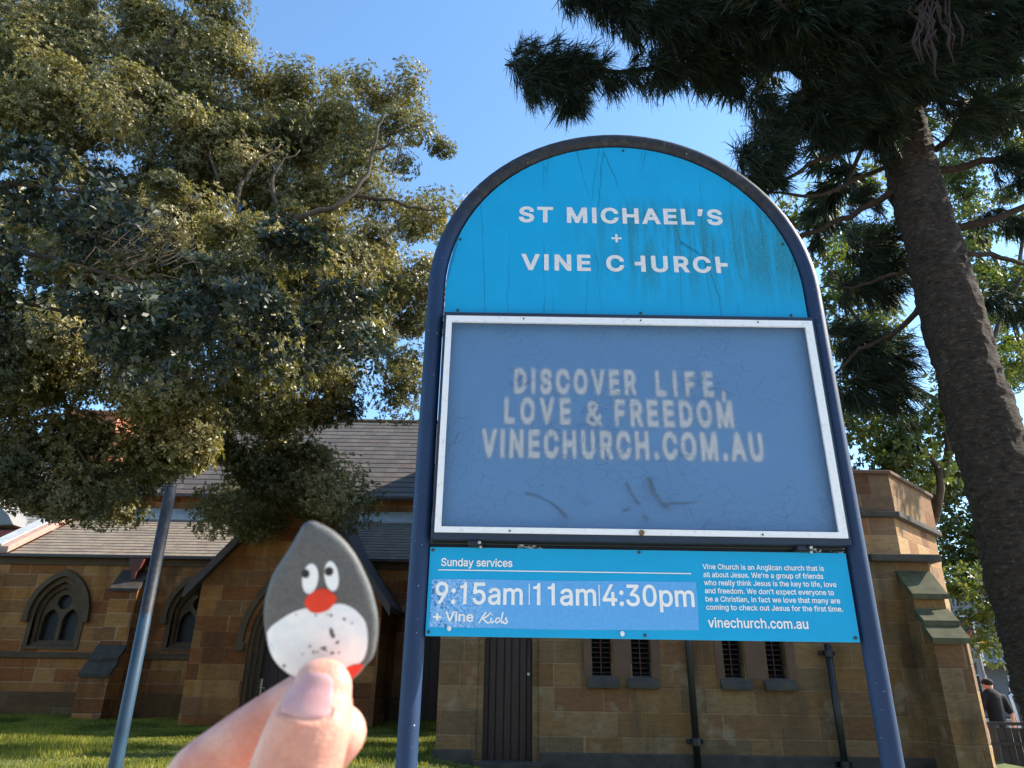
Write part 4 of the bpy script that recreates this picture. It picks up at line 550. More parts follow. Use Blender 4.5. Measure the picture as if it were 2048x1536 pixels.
# ------------------------------------------------------------------ the notice board
def board_mat(name, col, cracks, algae=False, rough=.45):
    t = NT(name); o = t.obj()
    n1 = t.noise(o, 5, 4); c = t.ramp(n1, [(.2, scl(col, .93)), (.8, scl(col, 1.06))])
    sp = t.n("SeparateXYZ"); t.val(sp.inputs[0], o)
    if algae:
        st = t.noise(t.scaled(o, (16, 1, 1.3)), 1.6, 6, .65, .3); big = t.noise(t.scaled(o, (2.1, 1, .8)), 1.5, 3)
        gr = t.noise(o, 140, 3, .7)
        zx = t.math('MULTIPLY', t.math('DIVIDE', t.math('SUBTRACT', sp.outputs[0], .22), .40, clamp=True), t.math('DIVIDE', t.math('SUBTRACT', 3.92, sp.outputs[2]), .12, clamp=True))
        zx = t.math('MULTIPLY', zx, t.math('DIVIDE', t.math('SUBTRACT', sp.outputs[2], 3.24), .25, clamp=True))
        f = t.math('MULTIPLY', t.math('DIVIDE', t.math('SUBTRACT', t.math('ADD', st, t.math('MULTIPLY', big, .45)), .62), .18, clamp=True), zx)
        f = t.math('MULTIPLY', f, t.math('MULTIPLY_ADD', gr, 1.6, -.25, clamp=True))
        c = t.mix(t.math('MULTIPLY', f, .95), c, (.022, .12, .075))
        sp2 = t.ramp(t.noise(t.scaled(o, (1, 1, .6)), 170, 2, .6), [(.58, (0, 0, 0)), (.68, (1, 1, 1))])
        c = t.mix(t.math('MULTIPLY', t.math('MULTIPLY', sp2, zx), .4), c, (.10, .42, .62))
    if cracks:
        v = t.n("TexVoronoi", feature='DISTANCE_TO_EDGE'); wv = t.n("Mix", data_type='RGBA'); wv.inputs[0].default_value = .035
        nz = t.n("TexNoise"); t.val(nz.inputs["Vector"], o); nz.inputs["Scale"].default_value = 7
        t.val(wv.inputs[6], o); t.val(wv.inputs[7], nz.outputs["Color"])
        t.val(v.inputs["Vector"], t.scaled(wv.outputs[2], cracks[0])); v.inputs["Scale"].default_value = 1
        ck = t.math('SUBTRACT', 1, t.math('DIVIDE', v.outputs["Distance"], cracks[1], clamp=True))
        ck = t.math('MULTIPLY', ck, t.ramp(t.noise(o, 3.1, 2), [(.38, (0, 0, 0)), (.55, (1, 1, 1))]))
        c = t.mix(t.math('MULTIPLY', ck, cracks[2]), c, scl(col, .12))
        t.bump(t.math('SUBTRACT', 1, ck), .2, .002)
    t.set(col=c, rough=rough, spec=.35); return t.m
BLUE = (.0, .35, .64)
M['blue'] = board_mat("header_blue", BLUE, ((6.5, 1, .8), .012, .6), True)
M['blue2'] = board_mat("services_blue", (.0, .36, .65), None)
def sticker_mat():
    t = NT("sticker_blue"); o = t.obj(); sp = t.n("SeparateXYZ"); t.val(sp.inputs[0], o)
    c = t.ramp(t.noise(o, 60, 4), [(.3, (.09, .36, .72)), (.7, (.12, .42, .80))])
    f = t.math('MULTIPLY', t.ramp(t.noise(o, 150, 3, .7), [(.50, (0, 0, 0)), (.54, (1, 1, 1))]), t.math('DIVIDE', t.math('SUBTRACT', -.02, sp.outputs[0]), .2, clamp=True))
    c = t.mix(t.math('MULTIPLY', f, .8), c, (.42, .62, .88)); f2 = t.math('MULTIPLY', t.ramp(t.noise(o, 90, 3), [(.56, (0, 0, 0)), (.62, (1, 1, 1))]), t.math('DIVIDE', t.math('SUBTRACT', -.06, sp.outputs[0]), .2, clamp=True))
    c = t.mix(f2, c, (.03, .14, .34)); t.set(col=c, rough=.5); t.bump(t.noise(o, 25, 3), .15, .004); return t.m
M['sticker'] = sticker_mat()
M['letter'] = plain("letter_white", (.88, .87, .82), .5, vary=.07, scale=40)
M['letter_old'] = plain("worn_letter", (.74, .72, .70), .6, vary=.14, scale=60)
def navy_mat():
    t = NT("navy_paint"); o = t.obj(); g = t.n("NewGeometry"); sp = t.n("SeparateXYZ"); t.val(sp.inputs[0], g.outputs["Position"])
    n = t.noise(o, 30, 5, .7); c = t.ramp(t.noise(o, 4, 4), [(.3, (.008, .027, .074)), (.7, (.012, .036, .098))])
    top = t.math('DIVIDE', t.math('SUBTRACT', sp.outputs[2], 3.55), .35, clamp=True)
    c = t.mix(top, c, t.ramp(n, [(.35, (.010, .013, .019)), (.55, (.024, .025, .029)), (.75, (.075, .066, .056))]))
    c = t.mix(t.ramp(t.noise(o, 70, 2), [(.74, (0, 0, 0)), (.76, (1, 1, 1))]), c, (.45, .47, .5))
    t.set(col=c, rough=t.math('MULTIPLY_ADD', n, .25, .42), spec=.35); t.bump(n, .08, .002); return t.m
M['navy'] = navy_mat()
M['navyflat'] = plain("navy_case", (.017, .032, .062), .45)
def alu_mat():
    t = NT("weathered_aluminium"); o = t.obj(); n = t.noise(o, 45, 5, .7)
    c = t.ramp(n, [(.25, (.66, .66, .66)), (.45, (.90, .90, .89))]); t.set(col=c, rough=.5, metal=.15); return t.m
M['alu'] = alu_mat()
M['screw'] = plain("screw", (.06, .06, .065), .35, metal=.6)
M['zinc'] = plain("zinc", (.5, .5, .48), .4, metal=.5)

SX, SY = .54, 3.0
sign = empty("church_sign", (SX, SY, 0), label="large arched blue church notice board on two navy steel posts", cat="sign")
b = MB(); R_, zc = .915, 3.358
path = [(SX - R_, SY, -.3), (SX - R_, SY, 1.2), (SX - R_, SY, 2.4), (SX - R_, SY, zc)] + [(SX - R_ * math.cos(math.pi * i / 40), SY, zc + R_ * math.sin(math.pi * i / 40)) for i in range(1, 40)] + [(SX + R_, SY, zc), (SX + R_, SY, 2.4), (SX + R_, SY, 1.2), (SX + R_, SY, -.3)]
b.tube(path, .041, 20); b.build("post_frame", M['navy'], sign, smooth=True)
b = MB(); arc = [(SX + .868 * math.cos(math.pi * i / 40), zc + .868 * math.sin(math.pi * i / 40)) for i in range(41)]
slab(b, [[(SX - .868, 3.206), (SX + .868, 3.206)] + arc], SY - .016, SY + .016); hb = b.build("header_board", M['blue'], sign)
yf = SY - .0175
LO = M['letter_old']; line(hb, LO, "ST MICHAEL'S", .027, 1.052, 3.744, .086, yf, .0050, 1.08)
line(hb, LO, "VINE C{URC}", .043, 1.050, 3.462, .084, yf, .0050, 1.08)
b = MB(); b.add([(x, yf, z) for x, z in [(.488, 3.645), (.507, 3.645), (.507, 3.626), (.519, 3.626), (.519, 3.645), (.539, 3.645), (.539, 3.656), (.519, 3.656), (.519, 3.676), (.507, 3.676), (.507, 3.656), (.488, 3.656)]], [tuple(range(12))])
b.build("lettering", M['letter_old'], hb)
def screws(pts, y, par, name="screw", r=.0065, mt='screw'):
    for x, z in pts: b = MB(); b.tube([(x, y + .004, z), (x, y - .003, z), (x, y - .0045, z)], [r, r, r * .6], 10); b.build(name, M[mt], par)
screws([(.573, 4.205), (-.27, 3.63), (1.345, 3.63), (-.265, 3.228), (.61, 3.228), (1.33, 3.228)], yf, hb)
# message case
b = MB(); slab(b, [rect(-.326, 1.419, 2.136, 3.2), rect(-.30, 1.392, 2.165, 3.172)], SY - .05, SY + .06); b.box(-.32, 1.41, SY + .045, SY + .058, 2.15, 3.19)
case = b.build("message_case", M['navyflat'], sign)
b = MB(); sheet(b, [rect(-.302, 1.394, 2.16, 3.175)], SY + .0); b.build("back_board", board_mat("case_blue", (.135, .36, .68), None, False, .6), case, recalc=False)
b = MB(); yl = SY - .007
text(b, "DISCOVER", .014, .566, 2.815, .110, yl, .0088, .56); text(b, "LIFE,", .665, .975, 2.812, .110, yl, .0088, .56)
text(b, "LOVE", -.028, .262, 2.668, .112, yl, .0088, .56); text(b, "&", .338, .408, 2.660, .112, yl, .0030); text(b, "FREEDOM", .47, .995, 2.664, .114, yl, .0088, .56)
text(b, "VINECHURCH.COM.AU", -.126, 1.112, 2.510, .116, yl, .0088, .56)
b.build("letters", M['letter'], case)
t = NT("clouded_cover"); o_ = t.obj(); t.set(col=(1.0, 1.0, 1.0), rough=.42, trans=1.0, ior=1.4, spec=.4)
v = t.n("TexVoronoi", feature='DISTANCE_TO_EDGE'); nz = t.n("TexNoise"); t.val(nz.inputs["Vector"], o_); nz.inputs["Scale"].default_value = 5
wv = t.n("Mix", data_type='RGBA'); wv.inputs[0].default_value = .06; t.val(wv.inputs[6], o_); t.val(wv.inputs[7], nz.outputs["Color"])
t.val(v.inputs["Vector"], t.scaled(wv.outputs[2], (15, 1, 24))); v.inputs["Scale"].default_value = 1
ck = t.math('SUBTRACT', 1, t.math('DIVIDE', v.outputs["Distance"], .028, clamp=True))
ck = t.math('MULTIPLY', ck, t.ramp(t.noise(o_, 3.3, 3), [(.34, (.06, .06, .06)), (.6, (.8, .8, .8))]))
df = t.n("BsdfDiffuse"); t.val(df.inputs[0], t.mix(ck, t.ramp(t.noise(o_, 3, 4), [(.3, (.23, .46, .82)), (.7, (.29, .53, .88))]), (.015, .03, .07)))
mx = t.n("MixShader"); t.val(mx.inputs[0], t.math('MAXIMUM', t.math('MULTIPLY', ck, .5), t.math('MULTIPLY_ADD', t.noise(o_, 2, 3), .05, .02)))
t.t.links.new(t.b.outputs[0], mx.inputs[1]); t.t.links.new(df.outputs[0], mx.inputs[2]); t.t.links.new(mx.outputs[0], t.out.inputs[0])
M['cover'] = t.m
b = MB(); b.box(-.288, 1.374, SY - .046, SY - .042, 2.182, 3.150); cover = b.build("cover", M['cover'], case)
b = MB()
def P2(x, y): q = A(x, y, SY - .04); return (q.x, q.z)
for pts, w in (([(1050, 985), (1075, 990), (1100, 1003), (1122, 1020), (1134, 1036)], [.012, .006, .007, .012, .02]), ([(1298, 953), (1304, 975), (1318, 998), (1340, 1018)], [.026, .02, .014, .008]), ([(1320, 1012), (1345, 1006), (1388, 1004)], [.005, .012, .004]), ([(1255, 968), (1262, 985), (1275, 1004), (1282, 1012)], [.018, .008, .014, .006]), ([(1246, 1020), (1262, 1018)], [.012, .008]), ([(1288, 1030), (1296, 1042)], [.02, .012]), ([(1150, 985), (1165, 1000)], .006)):
    stroke(b, smoothline([P2(*p) for p in pts], 3) if not hasattr(w, '__len__') else [P2(*p) for p in pts], w, SY - .030)
b.build("graffiti", plain("faded_marker", (.07, .14, .22), .7), case)
b = MB(); slab(b, [rect(-.313, 1.406, 2.162, 3.178), rect(-.286, 1.371, 2.186, 3.146)], SY - .058, SY - .044, bevel=0); b.build("aluminium_trim", M['alu'], case, bevel=.0035)
screws([(.05 + i * .55, 3.166) for i in range(3)] + [(0.0, 2.171), (1.05, 2.171)], SY - .059, case, r=.004)
b = MB(); b.tube([(.547, SY - .056, 2.171), (.547, SY - .068, 2.171)], [.012, .011], 14); b.build("lock", plain("old_brass", (.22, .15, .08), .4, metal=.6), case)
# services board
b = MB(); slab(b, [rect(-.330, 1.402, 1.758, 2.107)], SY - .016, SY + .012); sb = b.build("services_board", M['blue2'], sign, bevel=.002)
b = MB(); edge = [(-.316, 1.974), (-.29, 1.978), (-.1, 1.979), (.2, 1.978), (.5, 1.981), (.767, 1.981), (.768, 1.9), (.763, 1.794), (.5, 1.791), (.2, 1.788), (-.1, 1.791), (-.316, 1.790)]
sheet(b, [edge], yf + .0005); sk = b.build("sticker", M['sticker'], sb)
y2 = yf - .001
LT = M['letter']; line(sb, LT, "Sunday services", -.281, .012, 2.031, .031, y2, .0010); b = MB(); stroke(b, [(-.293, 2.0145), (.750, 2.0145)], .004, y2)
b.build("underline", LT, sb)
for a_ in (("9:15am", -.297, .055, 1.8825, .082, y2, .0022), ("11am", .101, .353, 1.8835, .082, y2, .0022), ("4:30pm", .383, .752, 1.885, .080, y2, .0022)): line(sk, LT, *a_)
for x in (.083, .368): b = MB(); stroke(b, [(x, 1.965), (x, 1.882)], .004, y2); b.build("divider", LT, sk)
b = MB()
text(b, "+", -.300, -.272, 1.8155, .036, y2, .002); text(b, "Vine", -.253, -.142, 1.8145, .036, y2, .0012)
b.build("lettering", LT, sk); b = MB()
K = [[(0, 0), (.012, .022), (.028, .044)], [(.048, .042), (.03, .026), (.014, .018), (.022, .012), (.034, .002), (.043, .004)], [(.050, .022), (.047, .008), (.052, .003), (.060, .010)], [(.084, .02), (.072, .02), (.066, .008), (.074, .003), (.086, .014)], [(.096, .044), (.089, .012), (.092, .003), (.100, .010)], [(.112, .024), (.106, .016), (.114, .010), (.108, .001), (.098, .003)]]
for i, q in enumerate(K): stroke(b, smoothline([(-.118 + x, 1.808 + z) for x, z in q], 4), .0060, y2 - .0002 * i)
stroke(b, [(-.0665, 1.8395), (-.0635, 1.8425)], .006, y2 - .0012); b.build("lettering", LT, sk)
for i, (ln, xe) in enumerate([("Vine Church is an Anglican church that is", 1.300), ("all about Jesus. We're a group of friends", 1.292), ("who really think Jesus is the key to life, love", 1.341), ("and freedom. We don't expect everyone to", 1.326), ("be a Christian, in fact we love that many are", 1.346), ("coming to check out Jesus for the first time.", 1.352)]):
    line(sb, LT, ln, .800, xe, 2.034 - i * .0321, .0200, y2, .00055)
line(sb, LT, "vinechurch.com.au", .802, 1.202, 1.806, .036, y2, .0011)
screws([(-.318, 2.095), (-.318, 1.772), (.54, 2.098), (1.385, 1.774), (.545, 1.772)], yf, sb)
for x, z in ((-.236, 1.787), (.455, 1.777)): b = MB(); b.ball((x, yf - .004, z), .009, 10, 6, (1, .5, 1.2)); b.build("fixing_cap", M['white'], sb)
b = MB(); b.box(-.38, 1.46, SY + .03, SY + .055, 2.116, 2.130); b.build("rail", M['navyflat'], sign)
for x in (-.14, 1.235):
    b = MB(); b.box(x - .035, x + .025, SY - .03, SY + .03, 2.116, 2.1345); b.tube([(x + .015, SY - .03, 2.125), (x + .015, SY - .042, 2.125)], .010, 10); k = b.build("bracket", M['navyflat'], sign)
    b = MB(); b.ball((x + .015, SY - .044, 2.1245), .0075, 10, 6); b.ball((x + .02, SY - .026, 2.109), .007, 8, 5); b.build("bolt", M['zinc'], k)
for x0, w_, s_ in ((.03, .10, 3), (1.28, .12, 8)):
    rr = random.Random(s_); b = MB()
    for i in range(16):
        p = Vector((x0 + rr.random() * w_, SY + rr.uniform(.0, .04), 2.108 + rr.random() * .014)); b.add([p, p + Vector((rr.uniform(-.03, .03), .01, rr.uniform(-.004, .008))), p + Vector((rr.uniform(-.02, .02), -.01, rr.uniform(.0, .012)))], [(0, 1, 2)])
    b.build("torn_tape", M['white'], sign, recalc=False)

# ------------------------------------------------------------------ the lone blue pole
t = NT("chipped_shaded_paint"); o_ = t.obj(); sp = t.n("SeparateXYZ"); t.val(sp.inputs[0], o_)
nn = t.noise(t.scaled(o_, (1, 1, .45)), 24, 4, .7); top_shade = t.math('MULTIPLY', t.math('DIVIDE', t.math('SUBTRACT', sp.outputs[2], 1.83), .1, clamp=True), .40)  # dark flecks thicken on the upper part, painting in its speckled shade
pk = t.math('DIVIDE', t.math('SUBTRACT', t.math('ADD', nn, top_shade), .70), .03, clamp=True)
c = t.mix(pk, t.ramp(t.noise(o_, 5, 4), [(.3, (.011, .033, .062)), (.7, (.022, .058, .095))]), t.ramp(t.noise(o_, 40, 3), [(.4, (.007, .009, .014)), (.7, (.022, .026, .034))]))
t.set(col=c, rough=.55, spec=.35); t.bump(pk, .3, .002)
b = MB(); b.tube([(-1.945, 4, -.1), (-1.95, 4, 1.2), (-1.957, 4, 2.597)], [.0335, .0325, .031], 20); b.tube([(-1.957, 4, 2.597), (-1.957, 4, 2.61)], [.031, .024], 20)
tag(b.build("sign_pole", t.m, smooth=True), "lone dark blue steel pole with chipped paint, standing before the church windows", "pole")
# ------------------------------------------------------------------ painted stone held up to the camera
def cpt(px, py, d): return AD(px, py, d)        # point seen at (px, py) at optical distance d
SD = .2405
zo = [(408, 68), (440, 66), (475, 80), (540, 113), (600, 160), (650, 212), (700, 285), (740, 365), (778, 455), (805, 550), (821, 635), (822, 725), (812, 810), (790, 880), (745, 930), (700, 985), (640, 1030), (560, 1052), (450, 1050), (360, 1022), (285, 975), (222, 920), (180, 850), (154, 750), (142, 650), (145, 570), (160, 490), (190, 400), (228, 330), (275, 262), (318, 190), (352, 130), (378, 88)]
k_ = SD / FPX
def zq(x, y): return ((480 + x / 2.978 - 1024) * k_, (768 - 1020 - y / 2.978) * k_)
SO = smoothline([zq(*p) for p in zo + zo[:1]], 3)[:-1]
SC = (sum(p[0] for p in SO) / len(SO), sum(p[1] for p in SO) / len(SO))
def stone_h(p, T=.0036):
    """height of the pebble's face above its middle plane"""
    dx, dy = p[0] - SC[0], p[1] - SC[1]; r = math.hypot(dx, dy)
    if r < 1e-7: return T
    best = 1e9
    for i in range(len(SO)):
        (ax, ay), (bx, by) = SO[i - 1], SO[i]; ax -= SC[0]; ay -= SC[1]; bx -= SC[0]; by -= SC[1]
        den = dx * (by - ay) - dy * (bx - ax)
        if abs(den) < 1e-12: continue
        tt = (ax * (by - ay) - ay * (bx - ax)) / den; uu = (ax * dy - ay * dx) / den
        if tt > 0 and -1e-6 <= uu <= 1 + 1e-6: best = min(best, tt)
    s = min(1, 1 / best); return T * (1 - s ** 3.2) ** .5 + .0004 * math.sin(p[0] * 260) * (1 - s)
def toworld(x, y, d): return CAM + FW * d + RT * x + UP * y
def dome(mb, outline, sgn=1, rings=14, lift=0, mi=0):
    c = (sum(p[0] for p in outline) / len(outline), sum(p[1] for p in outline) / len(outline)); n = len(outline); v = []; f = []
    for r in range(rings, 0, -1):
        s = (r / rings) ** .6 if rings > 8 else r / rings
        for p in outline:
            q = (c[0] + (p[0] - c[0]) * s, c[1] + (p[1] - c[1]) * s); v.append(toworld(*q, SD - sgn * (stone_h(q) + lift)))
    v.append(toworld(*c, SD - sgn * (stone_h(c) + lift)))
    for r in range(rings - 1):
        for i in range(n): f.append((r * n + i, r * n + (i + 1) % n, (r + 1) * n + (i + 1) % n, (r + 1) * n + i))
    L = len(v) - 1
    for i in range(n): f.append(((rings - 1) * n + i, (rings - 1) * n + (i + 1) % n, L))
    mb.add(v, f, mi)
t = NT("grey_pebble"); o_ = t.obj(); n1 = t.noise(o_, 90, 5); n2 = t.noise(o_, 900, 3)
t.set(col=t.mix(.5, t.ramp(n1, [(.3, (.085, .088, .09)), (.7, (.125, .128, .128))]), t.ramp(n2, [(.3, (.065, .065, .065)), (.7, (.16, .16, .16))])), rough=.6, spec=.4); t.bump(n2, .12, .0006)
M['pebble'] = t.m
t = NT("white_brushwork"); o_ = t.obj(); n1 = t.noise(o_, 160, 4, .6, .8)
t.set(col=t.ramp(n1, [(.3, (.74, .80, .87)), (.65, (.88, .90, .92))]), rough=.5); t.bump(n1, .5, .0008); M['dab_white'] = t.m
M['dab_red'] = plain("red_brushwork", (.72, .035, .008), .42, vary=.15, scale=200, bump=.2, bscale=500)
M['dab_black'] = plain("black_brushwork", (.012, .012, .013), .5, vary=.3, scale=200)
b = MB(); dome(b, SO, 1); dome(b, SO, -1)
stone = b.build("painted_stone", M['pebble'], smooth=True)
bm = bmesh.new(); bm.from_mesh(stone.data); bmesh.ops.remove_doubles(bm, verts=bm.verts, dist=.00015); bmesh.ops.recalc_face_normals(bm, faces=bm.faces); bm.to_mesh(stone.data); bm.free()
tag(stone, "grey pebble painted as a penguin with red beak and white belly, held up by fingers", "painted stone")
def dab(name, z_pts, mt, par, lift, sm=3):
    b = MB(); L = smoothline([zq(*p) for p in z_pts + z_pts[:1]], sm)[:-1] if sm else [zq(*p) for p in z_pts]; dome(b, L, 1, 8, lift); return b.build(name, mt, par, smooth=True)
def oval(cx, cy, rx, ry, rot=0, n=16): return [(cx + rx * math.cos(a) * math.cos(rot) - ry * math.sin(a) * math.sin(rot), cy + rx * math.cos(a) * math.sin(rot) + ry * math.sin(a) * math.cos(rot)) for a in [2 * math.pi * i / n for i in range(n)]]
belly = dab("belly", [(170, 722), (198, 682), (258, 636), (330, 592), (418, 562), (500, 558), (560, 545), (620, 540), (680, 565), (720, 600), (755, 650), (768, 720), (766, 800), (745, 870), (700, 915), (640, 940), (560, 960), (450, 985), (340, 985), (262, 940), (205, 875), (178, 800)], M['dab_white'], stone, .00012)
for e, (cx, cy, rx, ry, ro, px, py) in enumerate([(437, 391, 47, 88, .12, 410, 361), (561, 378, 40, 88, -.14, 547, 349)]):
    ey = dab("eye", oval(cx, cy, rx, ry, ro), M['dab_white'], stone, .00015)
    dab("pupil", oval(px, py, 25, 26, 0, 12), M['dab_black'], ey, .00035, 2)
dab("beak", [(405, 535), (416, 500), (468, 458), (524, 447), (562, 470), (594, 502), (572, 545), (530, 580), (470, 590), (428, 572)], M['dab_red'], stone, .0004)
dab("foot", [(618, 938), (680, 905), (740, 909), (722, 950), (684, 985), (650, 1005)], M['dab_red'], stone, .0004)
b = MB()
for cx, cy, rx, ry, ro in [(563, 705, 11, 30, -.2), (572, 728, 12, 14, .6), (596, 765, 13, 8, -.7), (565, 828, 14, 8, -.2), (515, 795, 22, 6, -.3), (520, 806, 20, 5, .3), (435, 786, 8, 7, 0), (457, 822, 7, 8, 0), (480, 820, 8, 5, 0), (604, 826, 7, 7, 0), (636, 630, 9, 9, 0), (560, 606, 9, 8, 0), (275, 915, 9, 11, .5), (390, 835, 6, 5, 0), (472, 603, 8, 5, 0), (355, 600, 5, 5, 0), (680, 655, 5, 5, 0), (538, 600, 5, 4, 0)]:
    L = [zq(x + random.uniform(-2, 2), y + random.uniform(-2, 2)) for x, y in oval(cx, cy, rx, ry, ro, 9)]; dome(b, L, 1, 2, .00032)
b.build("chip", M['pebble'], belly, smooth=True)

# ------------------------------------------------------------------ the hand
def body_mesh(name, mb, voxel, smooth_n, mt, parent=None, fac=.5):
    """tapered limbs merged into one continuous surface"""
    me = bpy.data.meshes.new(name); me.from_pydata(mb.v, [], mb.f); o = bpy.data.objects.new(name, me); COL.objects.link(o)
    r = o.modifiers.new("r", 'REMESH'); r.mode = 'VOXEL'; r.voxel_size = voxel
    s = o.modifiers.new("s", 'SMOOTH'); s.iterations = smooth_n; s.factor = fac
    bpy.context.view_layer.update()
    m2 = bpy.data.meshes.new_from_object(o.evaluated_get(bpy.context.evaluated_depsgraph_get()))
    bpy.data.objects.remove(o); bpy.data.meshes.remove(me); m2.name = name
    return link(name, m2, mt, parent, True)
def limb(mb, pts, radii, flat=None, n=16):
    """tapered limb with rounded ends"""
    P = smoothline([tuple(p) for p in pts], 5); R = []
    for i in range(len(pts) - 1):
        for j in range(5): R.append(radii[i] + (radii[i + 1] - radii[i]) * (j / 5))
    R.append(radii[-1])
    P = [Vector(p) for p in P]; d0 = (P[0] - P[1]).normalized(); d1 = (P[-1] - P[-2]).normalized()
    a = [(P[0] + d0 * R[0] * math.sin(q), R[0] * math.cos(q)) for q in (1.45, 1.1, .75, .4)]; z = [(P[-1] + d1 * R[-1] * math.sin(q), R[-1] * math.cos(q)) for q in (.4, .75, 1.1, 1.45)]
    mb.tube([q[0] for q in a] + P + [q[0] for q in z], [q[1] for q in a] + R + [q[1] for q in z], n, flat=flat)
def skin_mat():
    t = NT("skin"); o_ = t.obj(); n1 = t.noise(o_, 55, 4); n2 = t.noise(o_, 700, 4, .6); n3 = t.noise(t.scaled(o_, (1, 1, 3)), 260, 3)
    c = t.ramp(n1, [(.28, (.60, .225, .165)), (.5, (.70, .34, .255)), (.72, (.78, .45, .35))])
    c = t.mix(.3, c, t.ramp(n2, [(.3, (.72, .66, .62)), (.7, (1.2, 1.2, 1.2))]), 'MULTIPLY')
    t.set(col=c, rough=.45, spec=.4, sss=.35); t.b.inputs["Subsurface Radius"].default_value = (1, .35, .2); t.b.inputs["Subsurface Scale"].default_value = .004
    t.bump(t.math('ADD', n2, t.math('MULTIPLY', n3, .7)), .35, .0012); return t.m
M['skin'] = skin_mat()
H = lambda px, py, d: cpt(px, py, d)
def hc(x, y, z): return CAM + RT * x + UP * y + FW * z
b = MB()
back = tuple(-FW)
# thumb, its back towards the camera, its pad on the stone
limb(b, [H(643, 1381, .2255), H(634, 1412, .2235), H(617, 1460, .2205), H(594, 1530, .2185), H(560, 1625, .216), hc(-.083, -.158, .212), hc(-.098, -.200, .215)], [.0098, .0116, .0131, .0139, .0142, .0145, .0165], (back, .74), 22)
# index finger behind the stone
limb(b, [H(628, 1378, .2515), H(560, 1425, .2545), H(464, 1494, .256), H(384, 1566, .258), hc(-.121, -.167, .262), hc(-.130, -.196, .262)], [.0080, .0092, .0101, .0110, .0112, .0125])
# middle, ring and little finger curled below it
limb(b, [H(677, 1466, .248), H(640, 1505, .2555), H(570, 1570, .264), hc(-.102, -.170, .274), hc(-.126, -.202, .266)], [.0098, .0104, .0108, .0112, .0125])
limb(b, [hc(-.064, -.150, .2545), hc(-.080, -.164, .267), hc(-.103, -.184, .277), hc(-.122, -.214, .264)], [.0082, .0093, .0102, .0118])
limb(b, [hc(-.072, -.176, .2575), hc(-.084, -.186, .267), hc(-.101, -.202, .274), hc(-.116, -.226, .260)], [.0070, .0078, .0086, .0108])
# palm, wrist and forearm
for q, r in (((-.130, -.196, .262), .0125), ((-.126, -.202, .266), .0125), ((-.122, -.214, .264), .012), ((-.116, -.226, .260), .011), ((-.098, -.200, .215), .0165)):
    limb(b, [hc(*q), hc((q[0] - .108) / 2, (q[1] - .262) / 2, (q[2] + .226) / 2), hc(-.108, -.262, .226)], [r, .0155, .0185])
limb(b, [hc(-.106, -.255, .228), hc(-.118, -.295, .208), hc(-.14, -.36, .17), hc(-.17, -.45, .11)], [.021, .0235, .029, .036])
hand = body_mesh("hand", b, .0008, 7, M['skin'])
tag(hand, "bare hand pinching the painted penguin stone between thumb and fingers", "hand")
from mathutils.bvhtree import BVHTree
bm = bmesh.new(); bm.from_mesh(hand.data); tree = BVHTree.FromBMesh(bm); bm.free()   # the surface before the nail bed is pressed in
nb = [(556, 1424), (563, 1400), (573, 1378), (584, 1358), (600, 1346), (622, 1340), (648, 1340), (664, 1346), (672, 1358), (672, 1385), (669, 1410), (664, 1430), (645, 1441), (615, 1443), (585, 1436)]
L = smoothline(nb + nb[:1], 3)[:-1]; cx = sum(p[0] for p in L) / len(L); cy = sum(p[1] for p in L) / len(L)
def poly_dist(p, c):
    d = 1e9
    for i in range(len(c)):
        a, e = Vector(c[i - 1]), Vector(c[i]); q = Vector(p); t_ = max(0, min(1, (q - a).dot(e - a) / max(1e-9, (e - a).length_squared))); d = min(d, (q - a - (e - a) * t_).length)
    return -d if inside(p, c) else d
for vt in hand.data.vertices:                   # nail bed, nail folds and knuckle creases pressed into the thumb
    q = vt.co - CAM; z_ = q.dot(FW)
    if z_ > .217 or z_ < .17: continue
    x_, y_ = 1024 + FPX * q.dot(RT) / z_, 768 - FPX * q.dot(UP) / z_
    if 480 < x_ < 740 and 1290 < y_ < 1650 and vt.normal.dot(FW) < -.1:
        d_ = poly_dist((x_, y_), L); k_d = -.0008 if d_ < -6 else -.0008 + (d_ + 6) / 10 * .0014 if d_ < 4 else .0006 * math.exp(-((d_ - 4) / 16) ** 2)
        for yc, am in ((1494, .0002), (1508, .0003), (1521, .00034), (1536, .0003), (1552, .0003)): k_d -= am * math.exp(-((y_ - yc - .18 * (x_ - 610) - 3 * math.sin(x_ * .09)) / 3.2) ** 2)
        vt.co -= q.normalized() * k_d
b = MB(); n = len(L); v = []
def onhand(px, py, lift):
    d = ray(px, py).normalized(); h, nr, i_, ds = tree.ray_cast(CAM, d, 1.0)
    if h is None: h = cpt(px, py, .213)
    return h - d * lift
for r in range(8, -1, -1):
    s = r / 8
    for p in (L if r else L[:1]): v.append(onhand(cx + (p[0] - cx) * s, cy + (p[1] - cy) * s, (.0003 * (1 - s ** 8) ** .5 - .0002 if r < 8 else -.0009)))
f = [(r * n + i, r * n + (i + 1) % n, (r + 1) * n + (i + 1) % n, (r + 1) * n + i) for r in range(7) for i in range(n)] + [(7 * n + i, 7 * n + (i + 1) % n, 8 * n) for i in range(n)]
b.add(v, f)
t = NT("nail"); o_ = t.obj(); n1 = t.noise(o_, 120, 3)
t.set(col=t.ramp(n1, [(.3, (.58, .29, .30)), (.7, (.70, .42, .41))]), rough=.28, spec=.5, sss=.2); t.b.inputs["Subsurface Scale"].default_value = .003; t.b.inputs["Subsurface Radius"].default_value = (1, .4, .3)
b.build("thumbnail", t.m, hand, smooth=True)
